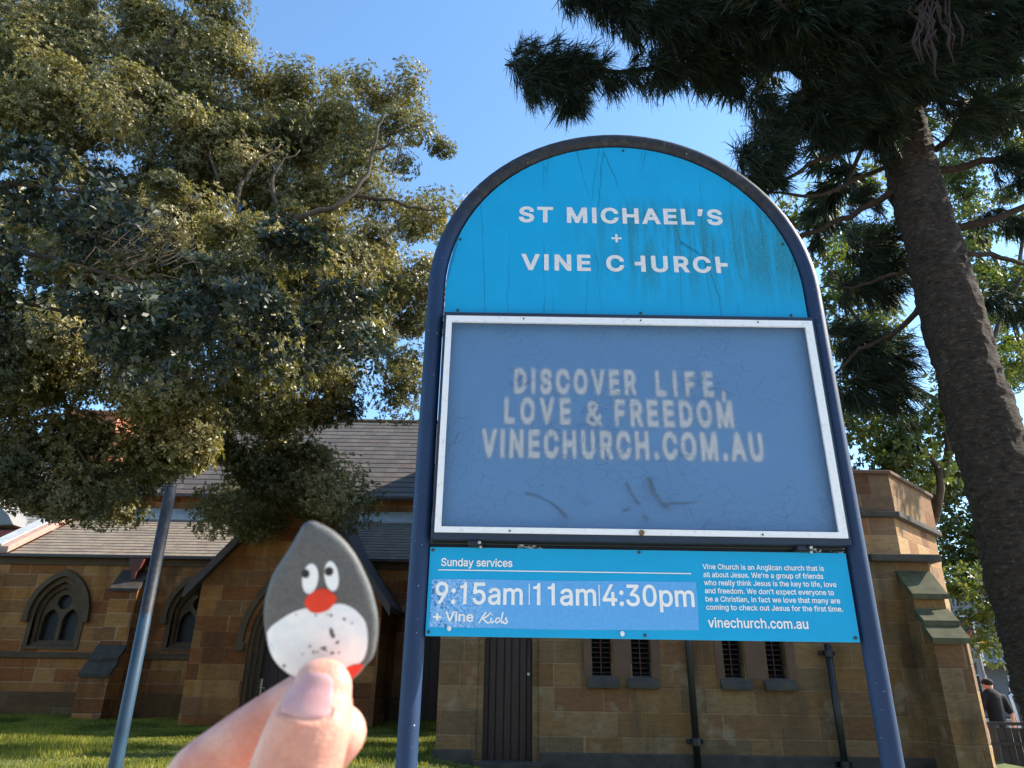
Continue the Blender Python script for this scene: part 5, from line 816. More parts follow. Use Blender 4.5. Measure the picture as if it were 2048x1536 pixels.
# ------------------------------------------------------------------ trees
def unit(a): return a / np.maximum(np.linalg.norm(a, axis=-1, keepdims=True), 1e-9)
def clump_points(rng, px, py, Y, rx, ry, rd, n, sig, fill=1.0):
    """points gathered in clumps inside an ellipsoid of pixel radii rx, ry at depth Y; also each point's outward direction"""
    c = np.array(A(px, py, Y)); dist = (Vector(c) - CAM).dot(FW); k = dist / FPX
    R = np.array([rx * k, rd, ry * k]); K = max(3, int(fill * rx * ry * 3.14 * k * k / (sig * sig * 9)))
    q = unit(rng.normal(0, 1, (K, 3))) * (rng.random((K, 1)) ** .45); cc = c + q * R
    i = rng.integers(0, K, n); sz = rng.uniform(.6, 1.35, K)
    off = unit(rng.normal(0, 1, (n, 3))) * (rng.random((n, 1)) ** .5) * (sig * 1.6 * sz[i])[:, None] * np.array([1.15, 1.1, .72])
    return cc[i] + off, unit(off + q[i] * sig * .5 + np.array([0, 0, sig * .6])), cc
def rosettes(rng, P, ax, k, L, Wd, tilt=(35, 88)):
    """k leaves round each twig tip; (n*k, 4, 3)"""
    n = len(P); t0 = unit(np.cross(ax, rng.normal(0, 1, (n, 3)))); t1 = np.cross(ax, t0)
    ang = (rng.random((n, 1)) * 6.28 + np.arange(k)[None] * 2.4)[..., None]; ti = np.radians(rng.uniform(*tilt, (n, k)))[..., None]
    rad_ = t0[:, None] * np.cos(ang) + t1[:, None] * np.sin(ang); a = ax[:, None]
    d = a * np.cos(ti) + rad_ * np.sin(ti); nr = a * np.sin(ti) - rad_ * np.cos(ti)
    nr = unit(nr + rng.normal(0, .35, nr.shape)); sd_ = unit(np.cross(d, nr)); Ls = (L * rng.uniform(.65, 1.15, (n, k)))[..., None]; Ws = Ls * Wd / L
    b0 = P[:, None] + d * .01
    V = np.stack([b0, b0 + d * Ls * .52 + sd_ * Ws / 2 + nr * Ws * .15, b0 + d * Ls - nr * Ws * .1, b0 + d * Ls * .52 - sd_ * Ws / 2 + nr * Ws * .15], 2)
    return V.reshape(-1, 4, 3)
def twigs(mb, cc, hub, r=.012, sag=.1, frac=1.0):
    for p in cc:
        if random.random() > frac: continue
        p = Vector(p); h = Vector(hub); mid = (p + h) / 2 + Vector((random.uniform(-.15, .15), random.uniform(-.15, .15), sag + random.uniform(-.12, .12)))
        mb.tube([h, mid, p], [r, r * .7, r * .3], 4, cap=False)
def branch(mb, pts, r0, r1, n=7, k=4, wob=.04):
    L = smoothline([tuple(p) for p in pts], k); m_ = len(L)
    L = [Vector(p) + Vector((random.uniform(-wob, wob), random.uniform(-wob, wob), random.uniform(-wob, wob))) * (1 if 0 < i < m_ - 1 else 0) for i, p in enumerate(L)]
    mb.tube(L, [r0 + (r1 - r0) * i / (m_ - 1) for i in range(m_)], n)
def bark_mat(name, c0, c1, sc=(9, 9, 3), ring=0, bs=.8):
    t = NT(name); o = t.obj(); n1 = t.noise(t.scaled(o, sc), 1.6, 6, .7, .5); n2 = t.noise(o, 3, 3); n3 = t.noise(t.scaled(o, (14, 14, 30)), 1.2, 5, .7)
    c = t.ramp(n1, [(.28, c0), (.7, c1)])
    if ring: c = t.mix(t.ramp(n3, [(.56, (0, 0, 0)), (.66, (.8, .8, .8))]), c, scl(c1, 1.9)); c = t.mix(t.ramp(n3, [(.33, (.9, .9, .9)), (.42, (0, 0, 0))]), c, scl(c0, .5))
    c = t.mix(.5, c, t.ramp(n2, [(.3, (.6, .6, .6)), (.7, (1.3, 1.25, 1.2))]), 'MULTIPLY')
    t.set(col=c, rough=.92, spec=.2); t.bump(t.math('ADD', n1, n3), bs, .03); return t.m
M['fig_bark'] = bark_mat("fig_bark", (.035, .025, .019), (.115, .088, .066), (5, 5, 2), 0, .4)
M['conifer_bark'] = bark_mat("conifer_bark", (.016, .011, .008), (.078, .057, .042), (7, 7, 17), 1, 1.0)
M['branch_bark'] = bark_mat("branch_bark", (.03, .02, .015), (.07, .045, .032))
M['fig_leaf'] = leafmat("fig_leaf", [(0, (.10, .09, .034)), (.35, (.19, .165, .064)), (.7, (.31, .265, .115)), (.9, (.42, .35, .17)), (1, (.34, .22, .09))], .46, .6, .36, (1.5, 1.5, .6), (.55, (.085, .085, .035)))
M['fig_leaf_shaded'] = leafmat("fig_leaf_shaded", [(0, (.020, .027, .017)), (.5, (.032, .042, .025)), (.9, (.050, .062, .034)), (.96, (.08, .10, .04)), (1, (.17, .11, .045))], .38, .45, .12, (1.3, 1.6, .6))  # same leaf, darkened to paint the shade the near boughs hang in

rng = np.random.default_rng(5)
FIG = [(120, 60, 14, 270, 140), (340, 70, 14.5, 150, 150), (410, 190, 14.5, 105, 110), (150, 230, 13, 220, 110), (420, 280, 14, 150, 110), (570, 255, 14.5, 110, 120), (640, 200, 15, 95, 80),
       (755, 205, 15, 85, 75), (825, 285, 15, 60, 70), (700, 300, 15, 110, 70), (640, 390, 14.5, 130, 80), (500, 340, 14, 120, 80), (822, 445, 15, 70, 55), (885, 430, 15, 40, 28),
       (800, 560, 15, 65, 70), (845, 640, 15, 45, 80), (800, 715, 15, 45, 50), (830, 800, 15, 45, 45), (620, 500, 14, 120, 90), (710, 600, 13.5, 90, 100), (600, 650, 13, 140, 100),
       (450, 560, 12, 180, 120), (630, 750, 15.5, 100, 60), (500, 780, 14.5, 160, 70), (560, 850, 15.5, 120, 60), (620, 945, 16.3, 95, 70), (655, 1000, 16.5, 70, 60), (520, 950, 16.3, 70, 60), (560, 1050, 16.6, 75, 45),
       (460, 1040, 16.6, 40, 50), (90, 870, 12, 120, 90), (150, 970, 12, 110, 50), (55, 970, 12, 70, 55), (290, 890, 12, 120, 75), (340, 840, 12, 140, 60), (400, 700, 11, 190, 90), (200, 760, 11, 210, 90), (60, 700, 10, 120, 130), (190, 480, 12.5, 240, 190), (400, 890, 14.5, 110, 60), (330, 930, 14.5, 100, 45), (450, 840, 15, 90, 60), (640, 860, 15.8, 70, 60), (250, 960, 14, 80, 35), (180, 1000, 13, 50, 35), (560, 960, 16.2, 110, 70), (470, 980, 16.2, 70, 60), (30, 180, 13.5, 120, 150), (560, 170, 15, 70, 40), (640, 560, 14, 130, 90), (150, 150, 16.5, 270, 200), (400, 280, 16.5, 160, 130), (620, 320, 16.8, 150, 140), (560, 470, 16.5, 200, 120), (690, 640, 16.5, 120, 130), (250, 420, 15.5, 260, 150), (770, 520, 16.8, 90, 90)]
NEAR = [(95, 400, 6.2, 190, 85), (50, 540, 6, 150, 110), (250, 450, 6.6, 110, 55), (225, 600, 6.2, 170, 75), (420, 560, 6.7, 150, 105), (545, 545, 7, 130, 85), (620, 640, 7.4, 130, 95), (715, 690, 7.6, 60, 60), (330, 690, 7, 160, 60), (90, 660, 6.5, 150, 75), (480, 710, 7.4, 120, 55)]
fig = empty("fig_tree", (-11.5, 11.5, .5), label="broad fig tree with glossy olive leaves hanging over the church roofs and porch", cat="tree")
VF = []; VD = []; tw = MB()
for (px, py, Y, rx, ry) in FIG:
    rx *= 1.08; ry *= 1.08; n = int(12 * rx * ry * 3.14 / (7 * 10 * 5 * .5)); P, ax, cc = clump_points(rng, px, py, Y, rx, ry, 1.0, n, .36, 2.6)
    VF.append(rosettes(rng, P, ax, 7, .088, .038)); twigs(tw, cc, A(px + random.uniform(-40, 40), py + ry * .5, Y + .2), .014, .05, .3)
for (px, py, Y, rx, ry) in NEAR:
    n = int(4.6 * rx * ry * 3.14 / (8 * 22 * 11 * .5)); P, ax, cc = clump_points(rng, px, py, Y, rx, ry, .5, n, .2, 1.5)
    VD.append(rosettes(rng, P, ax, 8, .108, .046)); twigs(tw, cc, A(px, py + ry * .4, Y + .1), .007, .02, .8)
np_mesh("crown", np.concatenate(VF), 4, M['fig_leaf'], fig)
np_mesh("bough", np.concatenate(VD), 4, M['fig_leaf_shaded'], fig)
b = MB(); branch(b, [(-11.5, 11.5, .2), (-11.4, 11.6, 2.2), (-11.0, 11.8, 4.2), (-10.2, 12.2, 6.2)], .75, .5, 14, 4, .03)
tw.v and tw.build("twigs", M['fig_bark'], fig, recalc=False)
b.build("trunk", M['fig_bark'], fig, smooth=True)
def pl(pts, Y): return [A(x, y, Y + i * .08) for i, (x, y) in enumerate(pts)]
b = MB()
J = (-10.2, 12.2, 6.2)
branch(b, [J] + pl([(150, 560), (350, 485), (480, 442), (600, 432), (690, 402), (735, 345), (750, 280), (772, 225)], 13), .12, .02, 8, 3, .07)
branch(b, pl([(480, 442), (478, 380), (510, 330), (560, 290)], 13.1), .07, .02); branch(b, pl([(470, 430), (440, 370), (420, 300)], 13.1), .06, .02); branch(b, pl([(560, 430), (545, 350), (600, 300)], 13.2), .06, .015)
branch(b, pl([(600, 432), (700, 500), (780, 545), (850, 640)], 15.2), .07, .015, 7, 4, .08); branch(b, pl([(745, 300), (790, 290), (800, 330)], 13.5), .04, .012)
branch(b, [J] + pl([(60, 640), (200, 640), (330, 690), (430, 790), (470, 880), (500, 920), (560, 990)], 15.6), .09, .015, 8, 3, .07)
branch(b, [J] + pl([(40, 420), (160, 300), (260, 200), (330, 90), (370, 20)], 13.6), .17, .04, 8); branch(b, pl([(260, 200), (350, 190), (440, 150)], 14.6), .08, .02)
branch(b, pl([(70, 700), (130, 800), (160, 900), (200, 970)], 11.5), .05, .012); branch(b, pl([(700, 392), (780, 400), (840, 420), (890, 415)], 13.6), .05, .012); branch(b, pl([(440, 790), (520, 830), (560, 920)], 15.9), .045, .012)
b.build("limbs", M['fig_bark'], fig, smooth=True)
b = MB(); branch(b, pl([(-60, 360), (90, 372), (180, 385), (215, 378), (262, 405), (330, 432)], 6.0), .024, .013, 7, 4, .01); branch(b, pl([(150, 395), (190, 380), (215, 378)], 6.0), .010, .015, 6, 3, .005)
branch(b, pl([(-40, 480), (150, 530), (250, 560), (320, 580), (400, 600), (450, 660)], 6.3), .03, .008, 7, 4, .02); branch(b, pl([(-40, 600), (130, 620), (230, 660), (300, 665)], 6.4), .025, .012, 7, 4, .02)
for i in range(46):
    x, y = random.uniform(150, 340), random.uniform(450, 560); a = random.uniform(-.4, .9)
    branch(b, pl([(x, y), (x + 35 * math.cos(a), y - 35 * math.sin(a)), (x + 70 * math.cos(a + random.uniform(-.6, .6)), y - 70 * math.sin(a + random.uniform(-.6, .6)))], 5.9), .006, .002, 4, 2, .01)
b.build("bare_branches", M['fig_bark'], fig, smooth=True)

# conifer on the right
con = empty("conifer_tree", (4.66, 6.5, .3), label="tall dark conifer with a thick scaly trunk and drooping cord-like foliage beside the notice board", cat="tree")
b = MB(); pts = [(4.74, 6.5, -.2), (4.70, 6.5, 1.2), (4.665, 6.5, 2.4), (4.60, 6.5, 4.6), (4.545, 6.5, 7.3), (4.5, 6.5, 10), (4.5, 6.5, 16)]
L = np.array(smoothline(pts, 70)); nr_, ns_ = len(L), 110
def lattice(seed, nz, na):                      # smooth noise that closes round the trunk
    g = np.random.default_rng(seed).random((nz + 2, na)); zz = np.linspace(0, nz, nr_)[:, None]; aa = np.linspace(0, na, ns_, endpoint=False)[None]
    zi = zz.astype(int); ai = aa.astype(int); fz = zz - zi; fa = aa - ai; fz = fz * fz * (3 - 2 * fz); fa = fa * fa * (3 - 2 * fa)
    return (g[zi, ai] * (1 - fa) + g[zi, (ai + 1) % na] * fa) * (1 - fz) + (g[zi + 1, ai] * (1 - fa) + g[zi + 1, (ai + 1) % na] * fa) * fz
fl = lattice(1, 330, 26); fl2 = lattice(2, 150, 14); fl3 = lattice(3, 22, 5)
rad_ = (.338 - .0125 * L[:, 2])[:, None] + .020 * np.clip((fl - .45) * 3, 0, 1) + .014 * (fl2 - .5) + .05 * (fl3 - .5) + .012 * np.clip(np.sin(L[:, 2] * 9 + fl3[:, 0] * 6), .6, 1)[:, None]
an = np.linspace(0, 2 * math.pi, ns_, endpoint=False)[None]
V = np.stack([L[:, 0:1] + np.cos(an) * rad_, L[:, 1:2] + np.sin(an) * rad_, np.repeat(L[:, 2:3], ns_, 1)], 2).reshape(-1, 3)
b.add([tuple(q) for q in V], [(i * ns_ + k, i * ns_ + (k + 1) % ns_, (i + 1) * ns_ + (k + 1) % ns_, (i + 1) * ns_ + k) for i in range(nr_ - 1) for k in range(ns_)])
b.build("trunk", M['conifer_bark'], con, smooth=True, recalc=False)
BR = [  # branch outlines in the picture with their depth, start to tip
    ([(1850, 170), (1680, 110), (1560, 105), (1390, 130), (1240, 145), (1120, 140), (1010, 130)], 6.5, 5.6, .055, .012),
    ([(1840, 250), (1640, 170), (1500, 75), (1350, 20)], 6.5, 5.4, .06, .015),
    ([(1800, 280), (1700, 300), (1620, 330), (1540, 385), (1500, 420)], 6.5, 6.0, .035, .012), ([(1780, 330), (1640, 390), (1540, 385)], 6.5, 6.2, .03, .01),
    ([(1790, 380), (1720, 420), (1640, 460), (1560, 480)], 6.5, 7.0, .045, .02), ([(1800, 200), (1640, 190), (1600, 260), (1520, 330)], 6.4, 5.8, .03, .008),
    ([(1860, 350), (1960, 325), (2060, 300)], 6.5, 6.2, .05, .03), ([(1900, 460), (1990, 440), (2080, 400)], 6.5, 6.3, .05, .03), ([(1930, 510), (2000, 515), (2080, 535)], 6.5, 6.8, .03, .02),
    ([(1850, 590), (1800, 660), (1720, 700), (1660, 760)], 6.6, 7.4, .04, .012), ([(1840, 530), (1760, 560), (1690, 575), (1640, 575)], 6.6, 7.4, .022, .01), ([(1830, 230), (1900, 150), (1990, 60), (2060, 0)], 6.5, 5.6, .06, .03),
    ([(1800, 200), (1750, 60), (1740, -60)], 6.5, 5.2, .06, .03), ([(1870, 300), (1980, 210), (2080, 170)], 6.5, 6.0, .04, .02)]
b = MB()
for pts, Y0, Y1, r0, r1 in BR:
    n = len(pts); branch(b, [A(x, y, Y0 + (Y1 - Y0) * i / (n - 1)) for i, (x, y) in enumerate(pts)], r0, r1, 8, 4, .02)
CO = [  # foliage: axis from, axis to, depth, radius in pixels, amount
    ((1010, 120), (1150, 140), 5.7, 75, 1.1), ((1040, 160), (1150, 160), 5.7, 60, 1), ((1130, 175), (1150, 215), 5.7, 38, 1.3), ((1150, 140), (1300, 145), 5.7, 55, .8), ((1290, 120), (1420, 130), 5.8, 75, 1), ((1380, 130), (1480, 150), 5.9, 62, 1),
    ((1120, -30), (1260, 30), 5.4, 60, 1.2), ((1240, 30), (1400, 40), 5.4, 80, 1.2), ((1400, 20), (1560, 50), 5.5, 110, 1.3), ((1540, 20), (1700, 60), 5.5, 120, 1.3), ((1700, 0), (1860, 40), 5.5, 130, 1.3), ((1850, 20), (2060, 30), 5.6, 120, 1.2), ((1200, -70), (2000, -80), 5.3, 120, .8),
    ((1600, 130), (1760, 160), 5.8, 90, 1.3), ((1740, 150), (1900, 150), 5.7, 90, 1.3), ((1880, 120), (2040, 110), 5.8, 70, 1.2), ((1580, 190), (1700, 260), 6.0, 75, 1.1), ((1500, 190), (1570, 230), 5.9, 50, 1), ((1720, 230), (1780, 270), 6.1, 65, 1.2),
    ((1470, 320), (1560, 310), 5.9, 55, 1.3), ((1480, 350), (1560, 360), 6.0, 35, 1), ((1500, 270), (1590, 250), 5.9, 40, .8), ((1620, 260), (1720, 250), 6.1, 60, 1.0), ((1900, 240), (2050, 200), 6.0, 65, .9), ((1980, 320), (2060, 350), 6.2, 55, .9), ((1940, 270), (1990, 260), 6.2, 40, .7),
    ((1690, 500), (1790, 480), 7.0, 55, .9), ((1670, 580), (1800, 570), 7.2, 50, 1.1), ((1720, 540), (1790, 520), 7.1, 60, 1), ((1690, 700), (1790, 720), 7.3, 85, 1.2), ((1680, 770), (1800, 780), 7.3, 70, 1.1), ((1650, 670), (1720, 680), 7.3, 50, .9), ((1690, 410), (1770, 390), 6.8, 45, .7),
    ((1960, 590), (2060, 620), 7, 45, .9), ((1960, 420), (2050, 450), 6.6, 40, .6)]
def cords(rng, p0, p1, R, n, L, w0):
    p0, p1 = np.array(p0), np.array(p1); ax = unit(p1 - p0); t = rng.random((n, 1)); nb_ = max(6, n // 40)
    bt = rng.random((nb_, 1)); bd = unit(np.cross(unit(rng.normal(0, 1, (nb_, 3))), ax) + ax * .35 + np.array([0, 0, .10])); bl = rng.uniform(.45, 1.0, (nb_, 1)) * R
    i = rng.integers(0, nb_, n); s = rng.random((n, 1)) ** .7
    P = p0 + (p1 - p0) * bt[i] + bd[i] * bl[i] * s * .85 + rng.normal(0, .018, (n, 3))
    d = unit(bd[i] * .8 + ax * .25 + rng.normal(0, .38, (n, 3)) + np.array([0, 0, -.42]))
    Ls = L * rng.uniform(.5, 1.2, (n, 1)); sd_ = unit(np.cross(d, rng.normal(0, 1, (n, 3)))); dr = np.array([0, 0, -1.0]) * Ls * rng.uniform(.0, .3, (n, 1))
    a = P; m_ = P + d * Ls * .5 + dr * .25; e = P + d * Ls + dr; w = w0 * rng.uniform(.7, 1.3, (n, 1))
    Q = [np.stack([a - sd_ * w * .7, a + sd_ * w * .7, m_ + sd_ * w, m_ - sd_ * w], 1), np.stack([m_ - sd_ * w, m_ + sd_ * w, e + sd_ * w * .25, e - sd_ * w * .25], 1)]
    # short scale leaves feathering out of the cord
    f = rng.random((n, 1)); bp = P + d * Ls * f + dr * f * f; od = unit(sd_ * rng.choice([-1, 1], (n, 1)) + d * .9) * Ls * .22; th = np.cross(unit(od), d) * w * .5 + d * w * .5
    Q.append(np.stack([bp - th, bp + th, bp + od + th * .3, bp + od - th * .3], 1))
    return np.concatenate(Q)
VC = []
for (a0, a1, Y, R, am) in CO:
    p0, p1 = A(*a0, Y), A(*a1, Y + .1); k = (p0 - CAM).dot(FW) / FPX; ln = math.dist(a0, a1)
    n = int(am * (ln * 2 * R + 3.14 * R * R) / 11.5); VC.append(cords(rng, p0, p1, R * k, n, .20, .0042))
rc = random.Random(3)
for z in np.arange(8.2, 17, .55):              # the rest of the crown above the frame
    for k in range(5):
        a = rc.uniform(0, 6.28); r = rc.uniform(2.2, 3.6) * (1.2 - z / 24); p0 = Vector((4.5 + math.cos(a) * .5, 6.5 + math.sin(a) * .5, z)); p1 = Vector((4.5 + math.cos(a) * r, 6.5 + math.sin(a) * r, z + rc.uniform(-.3, .4)))
        if p1.y < 4.5 and p1.z < 10: continue
        branch(b, [p0, (p0 + p1) / 2 + Vector((0, 0, -.1)), p1], .04, .01, 5, 2, .02); VC.append(cords(rng, p0 + (p1 - p0) * .4, p1, .45, 520, .26, .014))
b.build("branches", M['branch_bark'], con, smooth=True)
M['needle'] = leafmat("needle", [(0, (.009, .016, .009)), (.5, (.016, .027, .014)), (.85, (.028, .040, .020)), (1, (.06, .038, .020))], .55, .25, .2, (1.2, 1.5, .6))
np_mesh("foliage", np.concatenate(VC), 4, M['needle'], con)
b = MB()
for i in range(30):                             # dead hanging fronds
    x, y = random.gauss(1862, 24), random.uniform(-30, 70); l_ = random.uniform(30, 95); w_ = random.uniform(-24, 24)
    b.tube([A(x, y, 5.2), A(x + w_, y + l_ * .5, 5.2), A(x + w_ * .3 + 10, y + l_, 5.25)], [.010, .016, .004], 5, cap=False)
b.build("dead_frond", plain("dead_frond", (.032, .018, .013), .9, vary=.4, scale=12), con, recalc=False)

# sunlit broadleaf trees beyond the vestry
M['plane_leaf'] = leafmat("plane_leaf", [(0, (.05, .075, .016)), (.4, (.085, .115, .024)), (.75, (.14, .155, .035)), (1, (.22, .18, .05))], .45, .5, .42, (1.4, 1.4, .5), (.5, (.09, .12, .03)))
def broadleaf(name, label, base, top, cl, L, dens, sig, limbs, r0):
    t = empty(name, base, label=label, cat="tree", group="sunlit broadleaf trees beyond the vestry"); V = []; b = MB()
    for (px, py, Y, rx, ry) in cl:
        k = Y * 1.05 / FPX; n = max(20, int(dens * rx * ry * 3.14 / (6 * (L / k) ** 2 * .2))); P, ax, cc = clump_points(rng, px, py, Y, rx, ry, .9, n, sig, 1.3)
        V.append(rosettes(rng, P, ax, 6, L, L * .55)); twigs(b, cc, A(px, py + ry * .5, Y), .02, .1, .8)
    np_mesh("crown", np.concatenate(V), 4, M['plane_leaf'], t)
    b.build("twigs", M['fig_bark'], t, recalc=False)
    b = MB(); branch(b, [base, (Vector(base) + Vector(top)) / 2 + Vector((.15, 0, 0)), top], r0, r0 * .6, 10, 4, .05)
    for pts, Y, ra, rb in limbs: branch(b, [top] + [A(x, y, Y) for x, y in pts] if ra > .09 else [A(x, y, Y) for x, y in pts], ra, rb, 6, 4, .08)
    b.build("trunk", M['fig_bark'], t, smooth=True)
broadleaf("broadleaf_tree", "leafy tree with large yellow-green leaves showing between the arch and the conifer trunk", (9.5, 17.2, 0), (9.3, 16.8, 4.2),
          [(1600, 440, 14, 55, 45), (1660, 410, 14, 50, 50), (1720, 350, 14.5, 50, 40), (1650, 500, 14.5, 60, 40), (1710, 600, 15, 60, 60), (1680, 880, 15, 35, 50), (1760, 860, 15, 70, 70), (1830, 900, 15, 60, 60), (1720, 800, 15, 50, 50), (1850, 800, 15, 60, 60), (1790, 930, 15, 60, 40), (1960, 580, 15.5, 70, 50), (1990, 700, 15.5, 60, 60), (1640, 600, 14.6, 45, 50), (1700, 690, 15, 60, 60), (1760, 560, 15, 50, 60), (1660, 800, 15, 30, 60), (1740, 930, 15.2, 60, 40), (1860, 960, 15.4, 40, 40)], .125, 3.0, .36,
          [([(1880, 980), (1800, 820), (1720, 640), (1660, 540)], 14.8, .095, .03), ([(1900, 900), (1850, 780), (1700, 760)], 14.9, .10, .03), ([(1760, 700), (1680, 560), (1600, 500)], 14.7, .04, .01), ([(1700, 640), (1640, 600)], 14.7, .04, .02), ([(1930, 800), (2000, 640), (2060, 520)], 15.5, .095, .04)], .2)
broadleaf("broadleaf_tree", "green tree crowding the gap under the conifer trunk beside the corner buttress", (15.2, 20, 0), (14.9, 20.2, 3.4),
          [(1900, 980, 20, 60, 60), (1940, 1060, 20, 60, 60), (1900, 1100, 20, 40, 60), (1950, 1150, 20, 60, 50), (1915, 1190, 19, 40, 45), (1965, 1215, 19, 45, 40), (1990, 1110, 20, 50, 60), (1930, 1240, 19, 35, 25), (1960, 940, 20.5, 60, 60), (2030, 1000, 20.5, 60, 80), (1955, 1290, 19.5, 40, 30), (2150, 520, 14.5, 70, 60), (2210, 620, 14.5, 70, 60), (1950, 1000, 20.2, 60, 60), (1990, 1060, 20.4, 50, 60), (1975, 920, 20.6, 60, 60), (1960, 1180, 19.6, 45, 45)], .13, 3.2, .38,  # clumps right of the frame are added to dapple the angled wall
          [([(1980, 1200), (1940, 1090), (1890, 1000)], 20, .12, .04), ([(1990, 1180), (1960, 1040)], 20.2, .12, .04), ([(1985, 1225), (1975, 1180)], 19, .08, .05)], .2)
broadleaf("broadleaf_tree", "pale sunlit tree high behind the conifer branches at the right edge", (19.5, 22, 0), (19.2, 22, 6.5),
          [(1960, 300, 22, 90, 70), (2030, 420, 22, 80, 80), (1960, 470, 22, 70, 60), (1900, 250, 22, 60, 50), (2010, 560, 22, 70, 60), (2040, 250, 22, 70, 70), (1760, 470, 21, 60, 60), (1660, 650, 21, 50, 60), (2020, 740, 22, 50, 80), (2050, 870, 22, 50, 60), (1930, 400, 22, 60, 60), (1900, 330, 22, 50, 50), (1700, 560, 21, 60, 60), (1980, 650, 22, 50, 60), (2000, 200, 22, 80, 60), (1690, 450, 21, 60, 50), (1930, 520, 22, 50, 50)], .13, 2.8, .42,
          [([(2060, 760), (2010, 560), (1930, 420), (1880, 300)], 22, .12, .03), ([(2040, 640), (2060, 420), (2040, 250)], 22, .10, .03), ([(2010, 560), (1900, 470), (1780, 440)], 22, .08, .02)], .3)

# ------------------------------------------------------------------ far left house and the street on the right
M['render'] = plain("pale_render", (.22, .21, .205), .85, vary=.1)
house = empty("neighbouring_house", (-25, 32, .5), label="house behind the church with grey tiled roof, red fascia and an orange brick chimney wall", cat="house")
HY = 32.0; p = A(-60, 1062, HY); q = A(130, 1075, HY); r = A(120, 930, HY + 4)
b = MB(); courses(b, p.x - 6, q.x - .6, HY, p.z, HY + 5.2, p.z + 4.4, 24, .03); b.build("roof", M['house_tile'], house)
b = MB(); b.box(p.x - 6, q.x - .4, HY - .22, HY - .02, p.z - .24, p.z + .02); b.build("fascia", M['fascia'], house)
b = MB(); b.box(p.x - 6, q.x - .8, HY + .5, HY + 4, .3, p.z - .1); b.build("wall", M['brick'], house)
p2 = A(212, 985, HY + 6); p3 = A(135, 870, HY + 6)
b = MB(); b.box(p3.x, p2.x, HY + 5.4, HY + 8, 4, p3.z + 1.0); b.box(p3.x - .12, p2.x + .12, HY + 5.28, HY + 8.1, p3.z + 1.0, p3.z + 1.25); b.build("chimney", M['brick'], house)
g0 = A(-30, 1035, HY - .6); b = MB(); b.prism([(g0.x - 1.5, g0.z - .4), (g0.x + 1.35, g0.z - .3), (g0.x + 1.0, g0.z + .15), (g0.x + .55, g0.z + .5), (g0.x + .3, g0.z + 1.0), (g0.x - .6, g0.z + 1.7)], 'y', HY - .6, HY + 1); b.build("gable", M['render'], house, bevel=.03)

M['grey_render'] = plain("grey_render", (.25, .25, .27), .85)
def shop(name, label, x0, x1, Y, h, mt, cols):
    s = empty(name, ((x0 + x1) / 2, Y, 0), label=label, cat="building", group="buildings across the street"); b = MB(); b.box(x0, x1, Y, Y + 8, 0, h); b.box(x0 - .1, x1 + .1, Y - .25, Y + .1, h - .1, h + .25); b.build("wall", M[mt], s)
    b = MB(); b.box(x0 + .1, x1 - .1, Y - 1.8, Y, 2.9, 3.05); b.build("awning", M['grey_render'], s)
    for i in range(cols):
        for z0 in (.6, 4.0, 6.6):
            if z0 + 1.6 > h: continue
            xc = x0 + (i + .5) * (x1 - x0) / cols; b = MB(); slab(b, [rect(xc - .55, xc + .55, z0, z0 + 1.7), rect(xc - .47, xc + .47, z0 + .08, z0 + 1.62)], Y - .06, Y); w = b.build("window", M['white'], s); b = MB(); b.box(xc - .47, xc + .47, Y - .03, Y - .01, z0 + .08, z0 + 1.62); b.build("pane", M['glass'], w)
shop("terrace_building", "pale rendered building far down the side street", 27.2, 36.5, 46, 7.2, 'render', 4)
shop("terrace_building", "grey rendered building far down the side street beside the pale one", 36.7, 46, 46.4, 8.5, 'grey_render', 4)

# person walking away, seen over the fence
PX, PYd = A(1986, 1400, 14.5).x, 14.5
def pp(x, y, z): return (PX + x, PYd + y, z)
person = empty("person", pp(0, 0, 0), label="person in black cap and black T-shirt walking away beyond the dark fence", cat="person")
b = MB()
for s in (-1, 1):
    limb(b, [pp(.09 * s, 0, .92), pp(.10 * s, -.03 * s, .50), pp(.10 * s, -.12 * s, .09)], [.085, .06, .042], n=10); limb(b, [pp(.10 * s, -.12 * s, .05), pp(.105 * s, .06 - .12 * s, .035)], [.042, .034], n=10)
limb(b, [pp(0, 0, .93), pp(0, 0, 1.15), pp(0, .02, 1.40)], [.13, .135, .15], ((0, 1, 0), .7), 14); limb(b, [pp(-.15, .02, 1.42), pp(.15, .02, 1.42)], [.07, .07], n=10)
limb(b, [pp(0, .03, 1.42), pp(0, .05, 1.56)], [.055, .05], n=10); limb(b, [pp(0, .055, 1.60), pp(0, .06, 1.68)], [.075, .082], n=14)
limb(b, [pp(-.19, .02, 1.41), pp(-.27, .0, 1.17), pp(-.24, .12, .96), pp(-.22, .16, .88)], [.05, .042, .032, .03], n=10); limb(b, [pp(.19, .02, 1.41), pp(.27, -.02, 1.18), pp(.36, .10, 1.02), pp(.39, .15, .96)], [.05, .042, .032, .03], n=10)
for s, hx, hz in ((-1, -.215, .86), (1, .40, .94)):
    for k in range(4): limb(b, [pp(hx + (k - 1.5) * .016, .165, hz), pp(hx + (k - 1.5) * .018, .19, hz - .075 + .01 * abs(k - 1.5))], [.011, .009], n=6)
    limb(b, [pp(hx - s * .02, .165, hz + .02), pp(hx - s * .05, .19, hz - .03)], [.012, .009], n=6)
for s in (-1, 1): b.ball(pp(.082 * s, .055, 1.63), .022, 8, 6, (.5, 1, 1.4))
b.ball(pp(0, .145, 1.62), .016, 8, 6)
o_ = body_mesh("body", b, .012, 3, M['skin'], person)
M['black_cloth'] = plain("black_cloth", (.012, .012, .014), .85)
b = MB(); limb(b, [pp(0, 0, .90), pp(0, 0, 1.15), pp(0, .02, 1.41)], [.155, .155, .175], ((0, 1, 0), .74), 14); limb(b, [pp(-.16, .02, 1.41), pp(.16, .02, 1.41)], [.088, .088], n=10)
